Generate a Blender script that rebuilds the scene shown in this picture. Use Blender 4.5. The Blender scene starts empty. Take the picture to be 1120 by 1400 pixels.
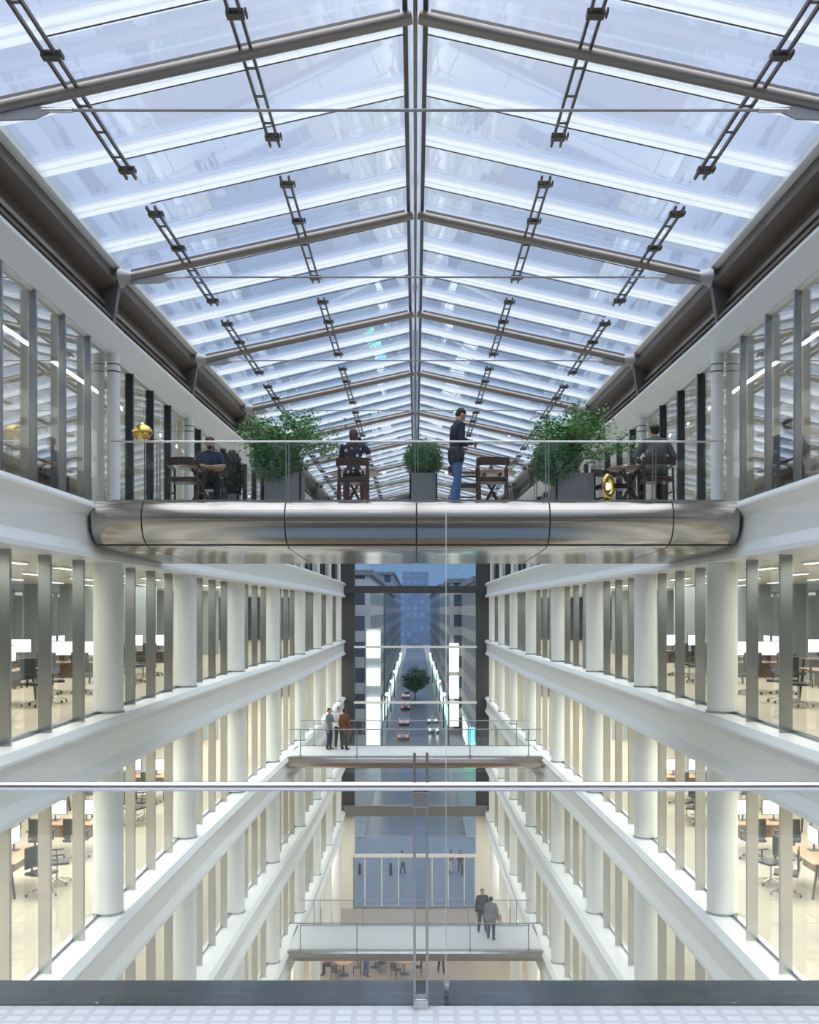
import bpy, math, random
from mathutils import Vector, Matrix, Quaternion
random.seed(7)
PI = math.pi
sc = bpy.context.scene
COL = sc.collection

# ---------------------------------------------------------------- camera, sky, exposure
E = 20.35                                   # eye height above the lobby floor
cam = bpy.data.cameras.new('camera'); co = bpy.data.objects.new('camera', cam); COL.objects.link(co)
co.location = (0, 0, E); co.rotation_euler = (PI/2, 0, 0)
cam.lens = 36; cam.sensor_width = 36; cam.shift_x = -8/1400; cam.shift_y = 135/1400
cam.clip_start = .05; cam.clip_end = 3000
sc.camera = co
sc.view_settings.view_transform = 'Standard'; sc.view_settings.look = 'None'
sc.view_settings.gamma = 1; sc.view_settings.use_curve_mapping = False
sc.view_settings.exposure = 0.0
cy = sc.cycles
cy.use_denoising = True
cy.max_bounces = 9; cy.diffuse_bounces = 4; cy.glossy_bounces = 5; cy.transmission_bounces = 4
cy.transparent_max_bounces = 28; cy.sample_clamp_indirect = 6; cy.caustics_reflective = False; cy.caustics_refractive = False
cy.use_light_tree = True

wd = bpy.data.worlds.new('sky'); sc.world = wd; wd.use_nodes = True
nt = wd.node_tree; nt.nodes.clear()
N = nt.nodes.new; L = nt.links.new
tc = N('ShaderNodeTexCoord'); sp = N('ShaderNodeSeparateXYZ'); L(tc.outputs['Generated'], sp.inputs[0])
rp = N('ShaderNodeValToRGB'); L(sp.outputs['Z'], rp.inputs[0])
els = [(0.0, (.17, .29, .46)), (.09, (.17, .28, .45)), (.20, (.29, .40, .59)), (.33, (.44, .53, .73)), (.50, (.58, .64, .80)), (.68, (.76, .78, .84)), (1.0, (.80, .82, .85))]
rp.color_ramp.elements[0].position = els[0][0]; rp.color_ramp.elements[0].color = (*els[0][1], 1)
rp.color_ramp.elements[1].position = els[-1][0]; rp.color_ramp.elements[1].color = (*els[-1][1], 1)
for p, c in els[1:-1]:
    e = rp.color_ramp.elements.new(p); e.color = (*c, 1)
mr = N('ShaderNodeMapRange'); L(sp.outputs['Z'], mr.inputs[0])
mr.inputs[1].default_value = .5; mr.inputs[2].default_value = .85; mr.inputs[3].default_value = 1.2; mr.inputs[4].default_value = 4.3  # sky strength raised overhead, beyond the view, as added light for the interior
nz = N('ShaderNodeTexNoise'); nz.inputs['Scale'].default_value = 3.5; nz.inputs['Detail'].default_value = 5; L(tc.outputs['Generated'], nz.inputs[0])
cr = N('ShaderNodeMapRange'); L(nz.outputs[0], cr.inputs[0]); cr.inputs[1].default_value = .48; cr.inputs[2].default_value = .68; cr.inputs[3].default_value = 0; cr.inputs[4].default_value = .45
mx = N('ShaderNodeMix'); mx.data_type = 'RGBA'; L(cr.outputs[0], mx.inputs[0]); L(rp.outputs[0], mx.inputs[6]); mx.inputs[7].default_value = (.62, .68, .78, 1)
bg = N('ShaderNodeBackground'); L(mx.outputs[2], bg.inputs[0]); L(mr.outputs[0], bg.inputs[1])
wo = N('ShaderNodeOutputWorld'); L(bg.outputs[0], wo.inputs[0])

OFFICE_W = 230        # ceiling light panels of one office bay (watts)
LOBBY_W = 150
TOP_W = 105

# ---------------------------------------------------------------- materials
MATS = {}
def mat(name, col, rough=.5, metal=0, noise=0, scale=8, emit=0, bump=0, stretch=None, coat=0):
    if name in MATS: return MATS[name]
    m = bpy.data.materials.new(name); m.use_nodes = True; t = m.node_tree
    b = t.nodes['Principled BSDF']
    b.inputs['Base Color'].default_value = (*col, 1); b.inputs['Roughness'].default_value = rough; b.inputs['Metallic'].default_value = metal
    if coat: b.inputs['Coat Weight'].default_value = coat
    if emit:
        b.inputs['Emission Color'].default_value = (*col, 1); b.inputs['Emission Strength'].default_value = emit
    if noise or bump:
        tcn = t.nodes.new('ShaderNodeTexCoord'); mp = t.nodes.new('ShaderNodeMapping')
        t.links.new(tcn.outputs['Object'], mp.inputs[0])
        if stretch: mp.inputs['Scale'].default_value = stretch
        n = t.nodes.new('ShaderNodeTexNoise'); n.inputs['Scale'].default_value = scale; n.inputs['Detail'].default_value = 4
        t.links.new(mp.outputs[0], n.inputs[0])
        if noise:
            mxn = t.nodes.new('ShaderNodeMix'); mxn.data_type = 'RGBA'
            mxn.inputs[6].default_value = (*[max(0, c*(1-noise)) for c in col], 1)
            mxn.inputs[7].default_value = (*[min(1, c*(1+noise)) for c in col], 1)
            t.links.new(n.outputs[0], mxn.inputs[0]); t.links.new(mxn.outputs[2], b.inputs['Base Color'])
        if bump:
            bp = t.nodes.new('ShaderNodeBump'); bp.inputs['Strength'].default_value = bump; bp.inputs['Distance'].default_value = .01
            t.links.new(n.outputs[0], bp.inputs['Height']); t.links.new(bp.outputs[0], b.inputs['Normal'])
    MATS[name] = m; return m

def glass(name, tint=(.93, .97, .97), ior=1.5, boost=1.0, rough=0.0, milk=0.0):
    m = bpy.data.materials.new(name); m.use_nodes = True; t = m.node_tree; t.nodes.clear()
    f = t.nodes.new('ShaderNodeFresnel'); ge = t.nodes.new('ShaderNodeNewGeometry'); mi = t.nodes.new('ShaderNodeMix')
    mi.inputs[2].default_value = ior; mi.inputs[3].default_value = 1/ior      # same reflectance from both faces of the pane
    t.links.new(ge.outputs['Backfacing'], mi.inputs[0]); t.links.new(mi.outputs[0], f.inputs[0])
    mu = t.nodes.new('ShaderNodeMath'); mu.operation = 'MULTIPLY'; mu.inputs[1].default_value = boost; mu.use_clamp = True
    t.links.new(f.outputs[0], mu.inputs[0])
    tr = t.nodes.new('ShaderNodeBsdfTransparent'); tr.inputs[0].default_value = (*tint, 1)
    gl = t.nodes.new('ShaderNodeBsdfGlossy'); gl.inputs['Roughness'].default_value = rough; gl.inputs[0].default_value = (.95, .98, 1, 1)
    mxx = t.nodes.new('ShaderNodeMixShader'); t.links.new(mu.outputs[0], mxx.inputs[0])
    src = tr
    if milk:
        df = t.nodes.new('ShaderNodeBsdfTranslucent'); df.inputs[0].default_value = (.9, .93, .96, 1)
        m2 = t.nodes.new('ShaderNodeMixShader'); m2.inputs[0].default_value = milk
        t.links.new(tr.outputs[0], m2.inputs[1]); t.links.new(df.outputs[0], m2.inputs[2]); src = m2
    t.links.new(src.outputs[0], mxx.inputs[1]); t.links.new(gl.outputs[0], mxx.inputs[2])
    o = t.nodes.new('ShaderNodeOutputMaterial'); t.links.new(mxx.outputs[0], o.inputs[0])
    MATS[name] = m; return m

WHITE = mat('white_painted_metal', (.78, .81, .82), .35, noise=.03, scale=3)
COLW = mat('white_column_paint', (.76, .79, .79), .4, noise=.03, scale=2)
FINM = mat('satin_fin_metal', (.34, .36, .37), .2, .9, noise=.08, scale=6, stretch=(1, 1, .1))
FINL = mat('veil_washed_fin_metal', (.56, .55, .52), .3, .7, noise=.08, scale=6, stretch=(1, 1, .1))  # lighter copy of the fin metal, veil of reflections painted into its colour
FIND = mat('dark_frame_metal', (.06, .065, .07), .35, .6, noise=.1)
HANG = mat('dark_hanger_steel', (.10, .088, .075), .4, .5, noise=.08)
BRONZE = mat('warm_grey_beam_paint', (.10, .074, .055), .42, .1, noise=.1, scale=3)
TUBE = mat('grey_brown_roof_steel', (.26, .23, .20), .33, .65, noise=.06, scale=5)
BRK = mat('bracket_grey_paint', (.14, .135, .13), .4, .3, noise=.06)
GUSS = mat('grey_plate_steel', (.32, .32, .32), .4, .4, noise=.05)
STEEL = mat('brushed_stainless', (.62, .61, .60), .2, 1, noise=.05, scale=30, stretch=(1, .02, .02))
NOSE = mat('polished_bridge_cladding', (.43, .39, .35), .18, 1, noise=.05, scale=5, stretch=(.15, 3, 3), bump=.06)
RAILM = mat('polished_rail_steel', (.72, .73, .75), .14, 1, noise=.03)
POSTM = mat('grey_post_steel', (.35, .35, .36), .3, .9, noise=.05)
CEIL = mat('office_ceiling_white', (.80, .80, .77), .6, noise=.02)
CARPET = mat('beige_office_carpet', (.52, .47, .38), .9, noise=.12, scale=14)
WALLG = mat('office_wall_grey', (.42, .48, .50), .7, noise=.05, scale=1)
WALLC = mat('cream_lobby_wall', (.78, .75, .66), .6, noise=.04, scale=2)
LOBF = mat('lobby_stone_floor', (.30, .225, .165), .35, noise=.15, scale=3)
DECK = mat('bridge_deck_white', (.70, .72, .73), .5, noise=.05)
WOOD = mat('dark_walnut', (.055, .028, .020), .35, noise=.35, scale=10, stretch=(1, 1, .2))
OAK = mat('honey_oak', (.42, .24, .11), .4, noise=.2, scale=8, stretch=(1, 6, 1))
DESKW = mat('brown_desk_wood', (.28, .15, .07), .4, noise=.2, scale=6, stretch=(1, 6, 1))
BLACK = mat('black_plastic', (.02, .02, .022), .45, noise=.1)
GREYP = mat('grey_planter_wood', (.16, .17, .18), .7, noise=.3, scale=18, stretch=(4, 4, .3))
SOIL = mat('potting_soil', (.05, .035, .025), .95, noise=.3, scale=30)
LEAFD = mat('hedge_leaf_green', (.04, .17, .04), .5, noise=.5, scale=6)
LEAFL = mat('young_leaf_green', (.11, .31, .07), .45, noise=.5, scale=5)
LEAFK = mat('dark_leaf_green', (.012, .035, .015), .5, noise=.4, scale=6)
BARK = mat('pale_bark', (.22, .18, .14), .8, noise=.3, scale=20)
GOLD = mat('polished_gold', (.75, .52, .14), .15, 1, noise=.04)
ASPH = mat('wet_asphalt', (.055, .07, .09), .28, noise=.35, scale=1.5)
PAVE = mat('pavement_grey', (.16, .18, .20), .5, noise=.2, scale=2)
BEAMD = mat('dark_end_frame', (.07, .07, .075), .4, .4, noise=.08)
LEDM = mat('led_strip_glow', (1, .93, .78), .4, emit=14)
PANELM = mat('ceiling_panel_glow', (1, .95, .85), .4, emit=4)
SCONCE = mat('wall_light_glow', (1, .95, .80), .4, emit=9)
SCREEN = mat('monitor_glow', (.9, .97, 1), .3, emit=1.6)
G_ROOF = glass('roof_glass', (.92, .95, .98), 1.5, 1.2)
G_SIDE = glass('facade_glass', (.95, .97, .96), 1.5, .7)
G_TOP = glass('top_floor_glass', (.90, .92, .93), 1.6, 2.0)
G_RAIL = glass('balustrade_glass', (.97, .978, .98), 1.5, .9)
G_END = glass('end_window_glass', (.93, .96, .98), 1.45, .5)

def translucent(name, col, k=.6):
    m = bpy.data.materials.new(name); m.use_nodes = True; t = m.node_tree; t.nodes.clear()
    a = t.nodes.new('ShaderNodeBsdfDiffuse'); a.inputs[0].default_value = (*col, 1)
    b = t.nodes.new('ShaderNodeBsdfTranslucent'); b.inputs[0].default_value = (*col, 1)
    x = t.nodes.new('ShaderNodeMixShader'); x.inputs[0].default_value = k
    t.links.new(a.outputs[0], x.inputs[1]); t.links.new(b.outputs[0], x.inputs[2])
    o = t.nodes.new('ShaderNodeOutputMaterial'); t.links.new(x.outputs[0], o.inputs[0]); return m
BLADE = translucent('translucent_white_blade', (.93, .94, .95), .75)
BLIND = translucent('white_roller_blind', (.80, .78, .72), .4)

def tile_mat():
    m = bpy.data.materials.new('mosaic_deck_glass'); m.use_nodes = True; t = m.node_tree; b = t.nodes['Principled BSDF']
    tcn = t.nodes.new('ShaderNodeTexCoord'); br = t.nodes.new('ShaderNodeTexBrick')
    t.links.new(tcn.outputs['Object'], br.inputs[0])
    br.offset = 0; br.inputs['Color1'].default_value = (.76, .77, .80, 1); br.inputs['Color2'].default_value = (.73, .74, .77, 1); br.inputs['Mortar'].default_value = (.60, .61, .65, 1)
    br.inputs['Scale'].default_value = 1; br.inputs['Mortar Size'].default_value = .016; br.inputs['Brick Width'].default_value = .10; br.inputs['Row Height'].default_value = .085
    t.links.new(br.outputs[0], b.inputs['Base Color']); b.inputs['Roughness'].default_value = .45; return m
TILE = tile_mat()

def facade_mat(name, wall, pane, w, h, lit):
    """a far facade: procedural grid of windows in object space"""
    m = bpy.data.materials.new(name); m.use_nodes = True; t = m.node_tree; b = t.nodes['Principled BSDF']
    tcn = t.nodes.new('ShaderNodeTexCoord'); s = t.nodes.new('ShaderNodeSeparateXYZ'); t.links.new(tcn.outputs['Object'], s.inputs[0])
    ad = t.nodes.new('ShaderNodeMath'); ad.operation = 'ADD'; t.links.new(s.outputs[0], ad.inputs[0]); t.links.new(s.outputs[1], ad.inputs[1])
    c = t.nodes.new('ShaderNodeCombineXYZ'); t.links.new(ad.outputs[0], c.inputs[0]); t.links.new(s.outputs[2], c.inputs[1])
    br = t.nodes.new('ShaderNodeTexBrick'); t.links.new(c.outputs[0], br.inputs[0]); br.offset = 0
    br.inputs['Color1'].default_value = (*pane, 1); br.inputs['Color2'].default_value = (*[p*1.8 for p in pane], 1); br.inputs['Mortar'].default_value = (*[min(.8, c*1.35) for c in wall], 1)
    br.inputs['Scale'].default_value = 1; br.inputs['Mortar Size'].default_value = h*.22; br.inputs['Brick Width'].default_value = w; br.inputs['Row Height'].default_value = h
    t.links.new(br.outputs[0], b.inputs['Base Color']); b.inputs['Roughness'].default_value = .5
    return m

# ---------------------------------------------------------------- mesh helpers
class MB:
    def __init__(s): s.v = []; s.f = []; s.m = []; s.cur = 0
    def add(s, vs, fs):
        k = len(s.v); s.v += [Vector(p) for p in vs]
        for f in fs: s.f.append([i+k for i in f]); s.m.append(s.cur)
        return s
    def box(s, x0, x1, y0, y1, z0, z1):
        v = [(x, y, z) for z in (z0, z1) for y in (y0, y1) for x in (x0, x1)]
        return s.add(v, [(0, 2, 3, 1), (4, 5, 7, 6), (0, 1, 5, 4), (2, 6, 7, 3), (0, 4, 6, 2), (1, 3, 7, 5)])
    def cbox(s, c, sz, rot=None):
        vs = []
        for z in (-.5, .5):
            for y in (-.5, .5):
                for x in (-.5, .5):
                    p = Vector((x*sz[0], y*sz[1], z*sz[2]))
                    if rot: p = rot @ p
                    vs.append(p+Vector(c))
        return s.add(vs, [(0, 2, 3, 1), (4, 5, 7, 6), (0, 1, 5, 4), (2, 6, 7, 3), (0, 4, 6, 2), (1, 3, 7, 5)])
    def beam(s, a, b, w, h, up=(0, 0, 1)):
        a = Vector(a); b = Vector(b); d = b-a; l = d.length; d.normalize()
        x = d.cross(Vector(up)); x.normalize(); u = x.cross(d)
        R = Matrix((x, d, u)).transposed()
        return s.cbox((a+b)/2, (w, l, h), R)
    def cone(s, a, ra, b, rb, n=12, caps=True):
        a = Vector(a); b = Vector(b); d = (b-a).normalized()
        t = Vector((0, 0, 1)) if abs(d.z) < .9 else Vector((1, 0, 0))
        x = d.cross(t).normalized(); y = d.cross(x)
        vs = []
        for p, r in ((a, ra), (b, rb)):
            for i in range(n):
                an = 2*PI*i/n; vs.append(p+x*math.cos(an)*r+y*math.sin(an)*r)
        fs = [(i, (i+1) % n, n+(i+1) % n, n+i) for i in range(n)]
        if caps: fs += [tuple(range(n-1, -1, -1)), tuple(range(n, 2*n))]
        return s.add(vs, fs)
    def tube(s, a, b, r, n=12): return s.cone(a, r, b, r, n)
    def path(s, pts, r, n=8):
        for i in range(len(pts)-1):
            s.tube(pts[i], pts[i+1], r, n)
            if i: s.ball(pts[i], (r, r, r), n, 6)
        return s
    def ball(s, c, r, n=16, m=10, rot=None):
        c = Vector(c); r = (r, r, r) if not hasattr(r, '__len__') else r
        vs = [Vector((0, 0, -r[2]))]
        for j in range(1, m):
            ph = -PI/2+PI*j/m
            for i in range(n):
                th = 2*PI*i/n; vs.append(Vector((r[0]*math.cos(ph)*math.cos(th), r[1]*math.cos(ph)*math.sin(th), r[2]*math.sin(ph))))
        vs.append(Vector((0, 0, r[2])))
        if rot: vs = [rot @ v for v in vs]
        vs = [v+c for v in vs]
        fs = [(0, 1+(i+1) % n, 1+i) for i in range(n)]
        for j in range(m-2):
            for i in range(n):
                a = 1+j*n+i; b = 1+j*n+(i+1) % n; fs.append((a, b, b+n, a+n))
        k = 1+(m-2)*n; t = len(vs)-1
        fs += [(k+i, k+(i+1) % n, t) for i in range(n)]
        return s.add(vs, fs)
    def caps(s, a, ra, b, rb, n=12):
        s.cone(a, ra, b, rb, n, True); s.ball(a, ra, n, 8); s.ball(b, rb, n, 8); return s
    def lathe(s, prof, n=24, c=(0, 0, 0)):
        vs = []; c = Vector(c)
        for r, z in prof:
            for i in range(n):
                a = 2*PI*i/n; vs.append(c+Vector((r*math.cos(a), r*math.sin(a), z)))
        fs = []
        for j in range(len(prof)-1):
            for i in range(n):
                a = j*n+i; b = j*n+(i+1) % n; fs.append((a, b, b+n, a+n))
        fs += [tuple(range(n-1, -1, -1)), tuple(range((len(prof)-1)*n, len(prof)*n))]
        return s.add(vs, fs)
    def torus(s, c, R, r, rot=None, n=32, m=10):
        vs = []; fs = []; c = Vector(c)
        for i in range(n):
            a = 2*PI*i/n
            for j in range(m):
                b = 2*PI*j/m; p = Vector(((R+r*math.cos(b))*math.cos(a), (R+r*math.cos(b))*math.sin(a), r*math.sin(b)))
                if rot: p = rot @ p
                vs.append(p+c)
        for i in range(n):
            for j in range(m):
                fs.append((i*m+j, ((i+1) % n)*m+j, ((i+1) % n)*m+(j+1) % m, i*m+(j+1) % m))
        return s.add(vs, fs)
    def sweep(s, rings):
        """closed rings of equal length, capped"""
        n = len(rings[0]); vs = [p for r in rings for p in r]; fs = []
        for j in range(len(rings)-1):
            for i in range(n):
                a = j*n+i; b = j*n+(i+1) % n; fs.append((a, b, b+n, a+n))
        fs += [tuple(range(n-1, -1, -1)), tuple(range((len(rings)-1)*n, len(rings)*n))]
        return s.add(vs, fs)
    def build(s, name, mats, parent=None, origin=None, smooth=False, bevel=0, fix=False):
        og = Vector(origin) if origin else Vector((0, 0, 0))
        me = bpy.data.meshes.new(name); me.from_pydata([v-og for v in s.v], [], s.f)
        if not isinstance(mats, (list, tuple)): mats = [mats]
        for m in mats: me.materials.append(m)
        if len(mats) > 1: me.polygons.foreach_set('material_index', s.m)
        if smooth: me.shade_smooth(); me.set_sharp_from_angle(angle=math.radians(40))
        me.update()
        if fix:
            import bmesh
            bm = bmesh.new(); bm.from_mesh(me); bmesh.ops.recalc_face_normals(bm, faces=bm.faces); bm.to_mesh(me); bm.free()
        o = bpy.data.objects.new(name, me); COL.objects.link(o)
        if parent: o.parent = parent
        elif origin: o.location = og
        if bevel:
            b = o.modifiers.new('bevel', 'BEVEL'); b.width = bevel; b.segments = 2; b.limit_method = 'ANGLE'
        return o

def tag(o, label=None, cat=None, group=None, kind=None):
    if label: o['label'] = label
    if cat: o['category'] = cat
    if group: o['group'] = group
    if kind: o['kind'] = kind
    return o
def thing(name, label, cat, loc=(0, 0, 0), rz=0, group=None, kind=None):
    o = bpy.data.objects.new(name, None); COL.objects.link(o); o.location = loc; o.rotation_euler = (0, 0, rz); o.empty_display_size = .2
    return tag(o, label, cat, group, kind)
KIDS = {}
def dup(o, loc=None, rz=None, label=None, group=None, parent=None):
    c = o.copy(); COL.objects.link(c); c.parent = parent
    for ch in list(o.children): dup(ch, parent=c)
    if loc is not None: c.location = loc
    if rz is not None: c.rotation_euler = (0, 0, rz)
    if label: c['label'] = label
    if group: c['group'] = group
    return c
def struct(name, mb, m, label, cat='structure', **k):
    return tag(mb.build(name, m, **k), label, cat, kind='structure')
ORD = ['first', 'second', 'third', 'fourth', 'fifth', 'sixth', 'seventh', 'eighth', 'ninth', 'tenth', 'eleventh', 'twelfth', 'thirteenth', 'fourteenth']
SIDE = {-1: 'left', 1: 'right'}
LEVEL_WORDS = {5: 'level with the planted bridge', 4: 'one floor below the bridge', 3: 'two floors below the bridge',
               2: 'three floors below the bridge', 1: 'four floors below the bridge', 0: 'in the ground lobby'}

# ---------------------------------------------------------------- plan of the atrium
BAY = 6.65
T = [13.3+BAY*(k-1) for k in range(-2, 10)]          # bay lines: T[3] is the first truss in view
END = 70.0
LINES = T+[END]
F = {5: E+1.92, 4: E-1.98, 3: E-5.88, 2: E-9.78, 1: E-13.68, 0: 0.0}
def interp(d, tab):
    if d <= tab[0][0]: return tab[0][1]
    for (a, x), (b, y) in zip(tab, tab[1:]):
        if d <= b: return x+(y-x)*(d-a)/(b-a)
    return tab[-1][1]
def WC(d): return interp(d, [(26.6, 6.0), (33.25, 5.86), (39.9, 5.6), (46.55, 5.32), (53.2, 5.2), (66.5, 5.1), (70, 5.08)])
def WL(d): return interp(d, [(19.9, 5.62), (26.6, 5.52), (33.25, 5.36), (39.9, 5.18), (46.55, 4.98), (53.2, 4.9), (70, 4.82)])
DEPTH = 14.0

# ---------------------------------------------------------------- structure: slabs, spandrels, walls
def d_from(level): return {5: LINES[0], 4: LINES[0], 3: LINES[0], 2: LINES[0], 1: LINES[2], 0: LINES[4]}[level]
for s in (-1, 1):
    sd = SIDE[s]
    for lv in (5, 4, 3, 2, 1):
        f = F[lv]; ks = [d for d in LINES if d >= d_from(lv)-.1]
        def ring(d, prof): return [(s*w, d, z) for w, z in prof]
        rings = []
        for d in ks:
            wl, wc = WL(d), WC(d)
            rings.append(ring(d, [(wc+.25, f+.0), (wl+.04, f), (wl-.08, f-.10), (wl-.08, f-.14), (wl+.05, f-.30), (wl+.05, f-.74), (wl-.05, f-.92), (wl-.06, f-1.0), (wc+.25, f-1.0)]))
        struct('trim_%d' % (lv*2+(s > 0)), MB().sweep(rings), WHITE, 'white flared slab edge on the %s, %s' % (sd, LEVEL_WORDS[lv]), 'slab edge', fix=True)
        struct('floor_%s_%d' % (sd, lv), MB().sweep([ring(d, [(WC(d)+.25, f-.005), (DEPTH, f-.005), (DEPTH, f-.15), (WC(d)+.25, f-.15)]) for d in ks]), CARPET,
               'beige carpeted office floor on the %s, %s' % (sd, LEVEL_WORDS[lv]), 'floor', fix=True)
        struct('ceiling_%s_%d' % (sd, lv-1), MB().sweep([ring(d, [(WC(d)+.25, f-.92), (DEPTH, f-.92), (DEPTH, f-1.0), (WC(d)+.25, f-1.0)]) for d in ks]), CEIL,
               'white office ceiling on the %s, under the floor %s' % (sd, LEVEL_WORDS[lv]), 'ceiling', fix=True)
    # ceiling of the top floor, sloping white fascia, and the outer office wall
    ks = LINES; c5 = F[5]+3.1
    struct('ceiling_%s_5' % sd, MB().sweep([[(s*w, d, z) for w, z in [(WC(d)-.08, c5), (DEPTH, c5), (DEPTH, c5+.12), (WC(d)-.08, c5+.12)]] for d in ks]), CEIL,
           'white top floor office ceiling on the %s' % sd, 'ceiling', fix=True)
    struct('trim_%d' % (13+(s > 0)), MB().sweep([[(s*w, d, z) for w, z in [(WC(d)-.02, c5-.04), (WL(d)+.02, c5+.30), (WL(d)+.02, c5+.36), (WL(d)+.5, c5+.40), (WC(d)+.3, c5+.1)]] for d in ks]), WHITE,
           'white sloping fascia above the top floor windows on the %s' % sd, 'fascia', fix=True)
    struct('wall_%s' % sd, MB().box(*sorted((s*DEPTH, s*(DEPTH+.2))), LINES[0], END, 0, c5), WALLG, 'grey back wall of the offices on the %s' % sd, 'wall')
    # white inner partitions that close the office floors at the end and give depth
    for i, d in enumerate((35.5, LINES[8]+.2)):
        for lv in (4, 3, 2):
            struct('wall_%s_%d' % (sd, lv*10+i), MB().box(*sorted((s*9.0, s*DEPTH)), d, d+.15, F[lv], F[lv]+2.9), WALLG,
                   '%s partition across the %s offices, %s' % (('nearer', 'farther')[i], sd, LEVEL_WORDS[lv]), 'wall')

struct('wall_back_added', MB().box(-DEPTH, DEPTH, LINES[0]-.3, LINES[0], 0, E+5.2), mat('added_wall_warm_grey', (.30, .265, .23), .6, noise=.1, scale=1), 'unseen warm grey wall added behind the camera for the bridge cladding reflections', 'wall')  # wall added out of view, so the bridge cladding reflects a warm tone
struct('wall_back_gable_added', MB().add([(-6, LINES[0]-.02, E+5.2), (6, LINES[0]-.02, E+5.2), (5.8, LINES[0]-.02, E+6.7), (0, LINES[0]-.02, E+8), (-5.8, LINES[0]-.02, E+6.7), (-6, LINES[0]-.2, E+5.2), (6, LINES[0]-.2, E+5.2), (5.8, LINES[0]-.2, E+6.7), (0, LINES[0]-.2, E+8), (-5.8, LINES[0]-.2, E+6.7)], [(0, 1, 2, 3, 4), (9, 8, 7, 6, 5)]+[(i, i+5, (i+1) % 5+5, (i+1) % 5) for i in range(5)]), MATS['added_wall_warm_grey'], 'unseen gable of the wall added behind the camera', 'wall', fix=True)
# lobby
struct('floor', MB().box(-16, 16, 20, END, -.2, 0), LOBF, 'warm grey stone lobby floor', 'floor')
for s in (-1, 1):
    sd = SIDE[s]
    struct('wall_%s_lobby' % sd, MB().box(*sorted((s*7.2, s*7.4)), 26, END, 0, F[1]-1.0), WALLC, 'cream lobby wall on the %s' % sd, 'wall')
    struct('ceiling_lobby_%s' % sd, MB().box(*sorted((s*5.3, s*DEPTH)), 26, END, F[1]-1.02, F[1]-1.0), CEIL, 'white lobby ceiling on the %s' % sd, 'ceiling')

# ---------------------------------------------------------------- facade windows with fins
def frame_of(s, a, b):
    """facade frame between bay lines a and b: origin, along, inward normal"""
    pa = Vector((s*WC(a), a, 0)); pb = Vector((s*WC(b), b, 0)); u = (pb-pa); ln = u.length; u.normalize(); n = Vector((s, 0, 0)); n = (n-u*n.dot(u)).normalized()
    return pa, u, n, ln
def fbox(mb, fr, u0, u1, n0, n1, z0, z1):
    p, u, n, ln = fr
    vs = [p+u*a+n*b+Vector((0, 0, z)) for z in (z0, z1) for b in (n0, n1) for a in (u0, u1)]
    mb.add(vs, [(0, 2, 3, 1), (4, 5, 7, 6), (0, 1, 5, 4), (2, 6, 7, 3), (0, 4, 6, 2), (1, 3, 7, 5)]); return mb
wn = 0
NFIN = 3
for s in (-1, 1):
    for lv in (5, 4, 3, 2, 1):
        d0 = {5: LINES[1], 4: LINES[1], 3: LINES[1], 2: LINES[3], 1: LINES[5]}[lv]
        top = F[lv]+(3.08 if lv == 5 else 2.89)
        n = 0
        for a, b in zip(LINES, LINES[1:]):
            if a < d0-.1: continue
            wn += 1; n += 1
            fr = frame_of(s, a, b)
            if lv == 5: fr = (fr[0]-fr[2]*.10,)+fr[1:]
            loc = fr[0]+Vector((0, 0, F[lv]))
            w = thing('window_%d' % wn, '%s glazed bay on the %s, %s, %s from camera' % ('dark framed' if lv == 5 and a > 19 else 'finned', SIDE[s], LEVEL_WORDS[lv], ORD[n-1]), 'window', loc, kind='structure')
            g = G_TOP if lv == 5 and a < 19 else G_SIDE
            k = (5 if lv == 5 and a < 19 else NFIN+1) if b < END else 2
            for i in range(k):
                fbox(MB(), fr, fr[3]*i/k+.01, fr[3]*(i+1)/k-.01, .125, .137, F[lv]+.01, top).build('glass_pane', g, w, origin=loc)
            darkf = (lv == 5 and a > 19)
            for i in range(1, k):
                u = fr[3]*i/k
                if darkf: fbox(MB(), fr, u-.05, u+.05, .05, .22, F[lv], top).build('mullion', FIND, w, origin=loc)
                else: fbox(MB(), fr, u-.03, u+.03, -.09 if lv < 5 else -.0, .12, F[lv], top).build('fin', FINM if lv > 3 else FINL, w, origin=loc, bevel=.008)
            fbox(MB(), fr, .0, fr[3], .10, .16, F[lv], F[lv]+.05).build('sill_rail', FINM if not darkf else FIND, w, origin=loc)
            if darkf and a < 60:
                for i in range(k):
                    fbox(MB(), fr, fr[3]*i/k+.1, fr[3]*(i+1)/k-.1, .30, .31, F[lv]+.1, top).build('roller_blind', BLIND, w, origin=loc)

# columns
for s in (-1, 1):
    for lv in (5, 4, 3, 2, 1, 0):
        d0 = {5: LINES[4], 4: LINES[4], 3: LINES[4], 2: LINES[4], 1: LINES[6], 0: LINES[6]}[lv]
        n = 0
        for d in T:
            if d < d0-.1: continue
            n += 1
            r = .29 if lv != 5 else .12
            h = 2.895 if lv else F[1]-1.02
            if lv == 5: h = 3.08
            base = (s*(WC(d)-(.12 if lv == 5 else .02)+(.06 if lv == 0 else 0)), d, F[lv])
            o = thing('column', 'round white column on the %s, %s, %s from camera' % (SIDE[s], LEVEL_WORDS[lv], ORD[n-1]), 'column', base, group='round columns along the atrium', kind='thing')
            MB().lathe([(r, 0), (r, h)], 32).build('shaft', COLW, o, smooth=True)
            if lv == 5:
                MB().lathe([(r+.006, h-.22), (r+.006, h-.20)], 32).build('ring', FIND, o, smooth=True)
                MB().lathe([(r+.006, h-.36), (r+.006, h-.34)], 32).build('ring', FIND, o, smooth=True)
            else:
                MB().lathe([(r+.02, 0), (r+.02, .04)], 32).build('base_ring', FINM, o, smooth=True)

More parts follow.
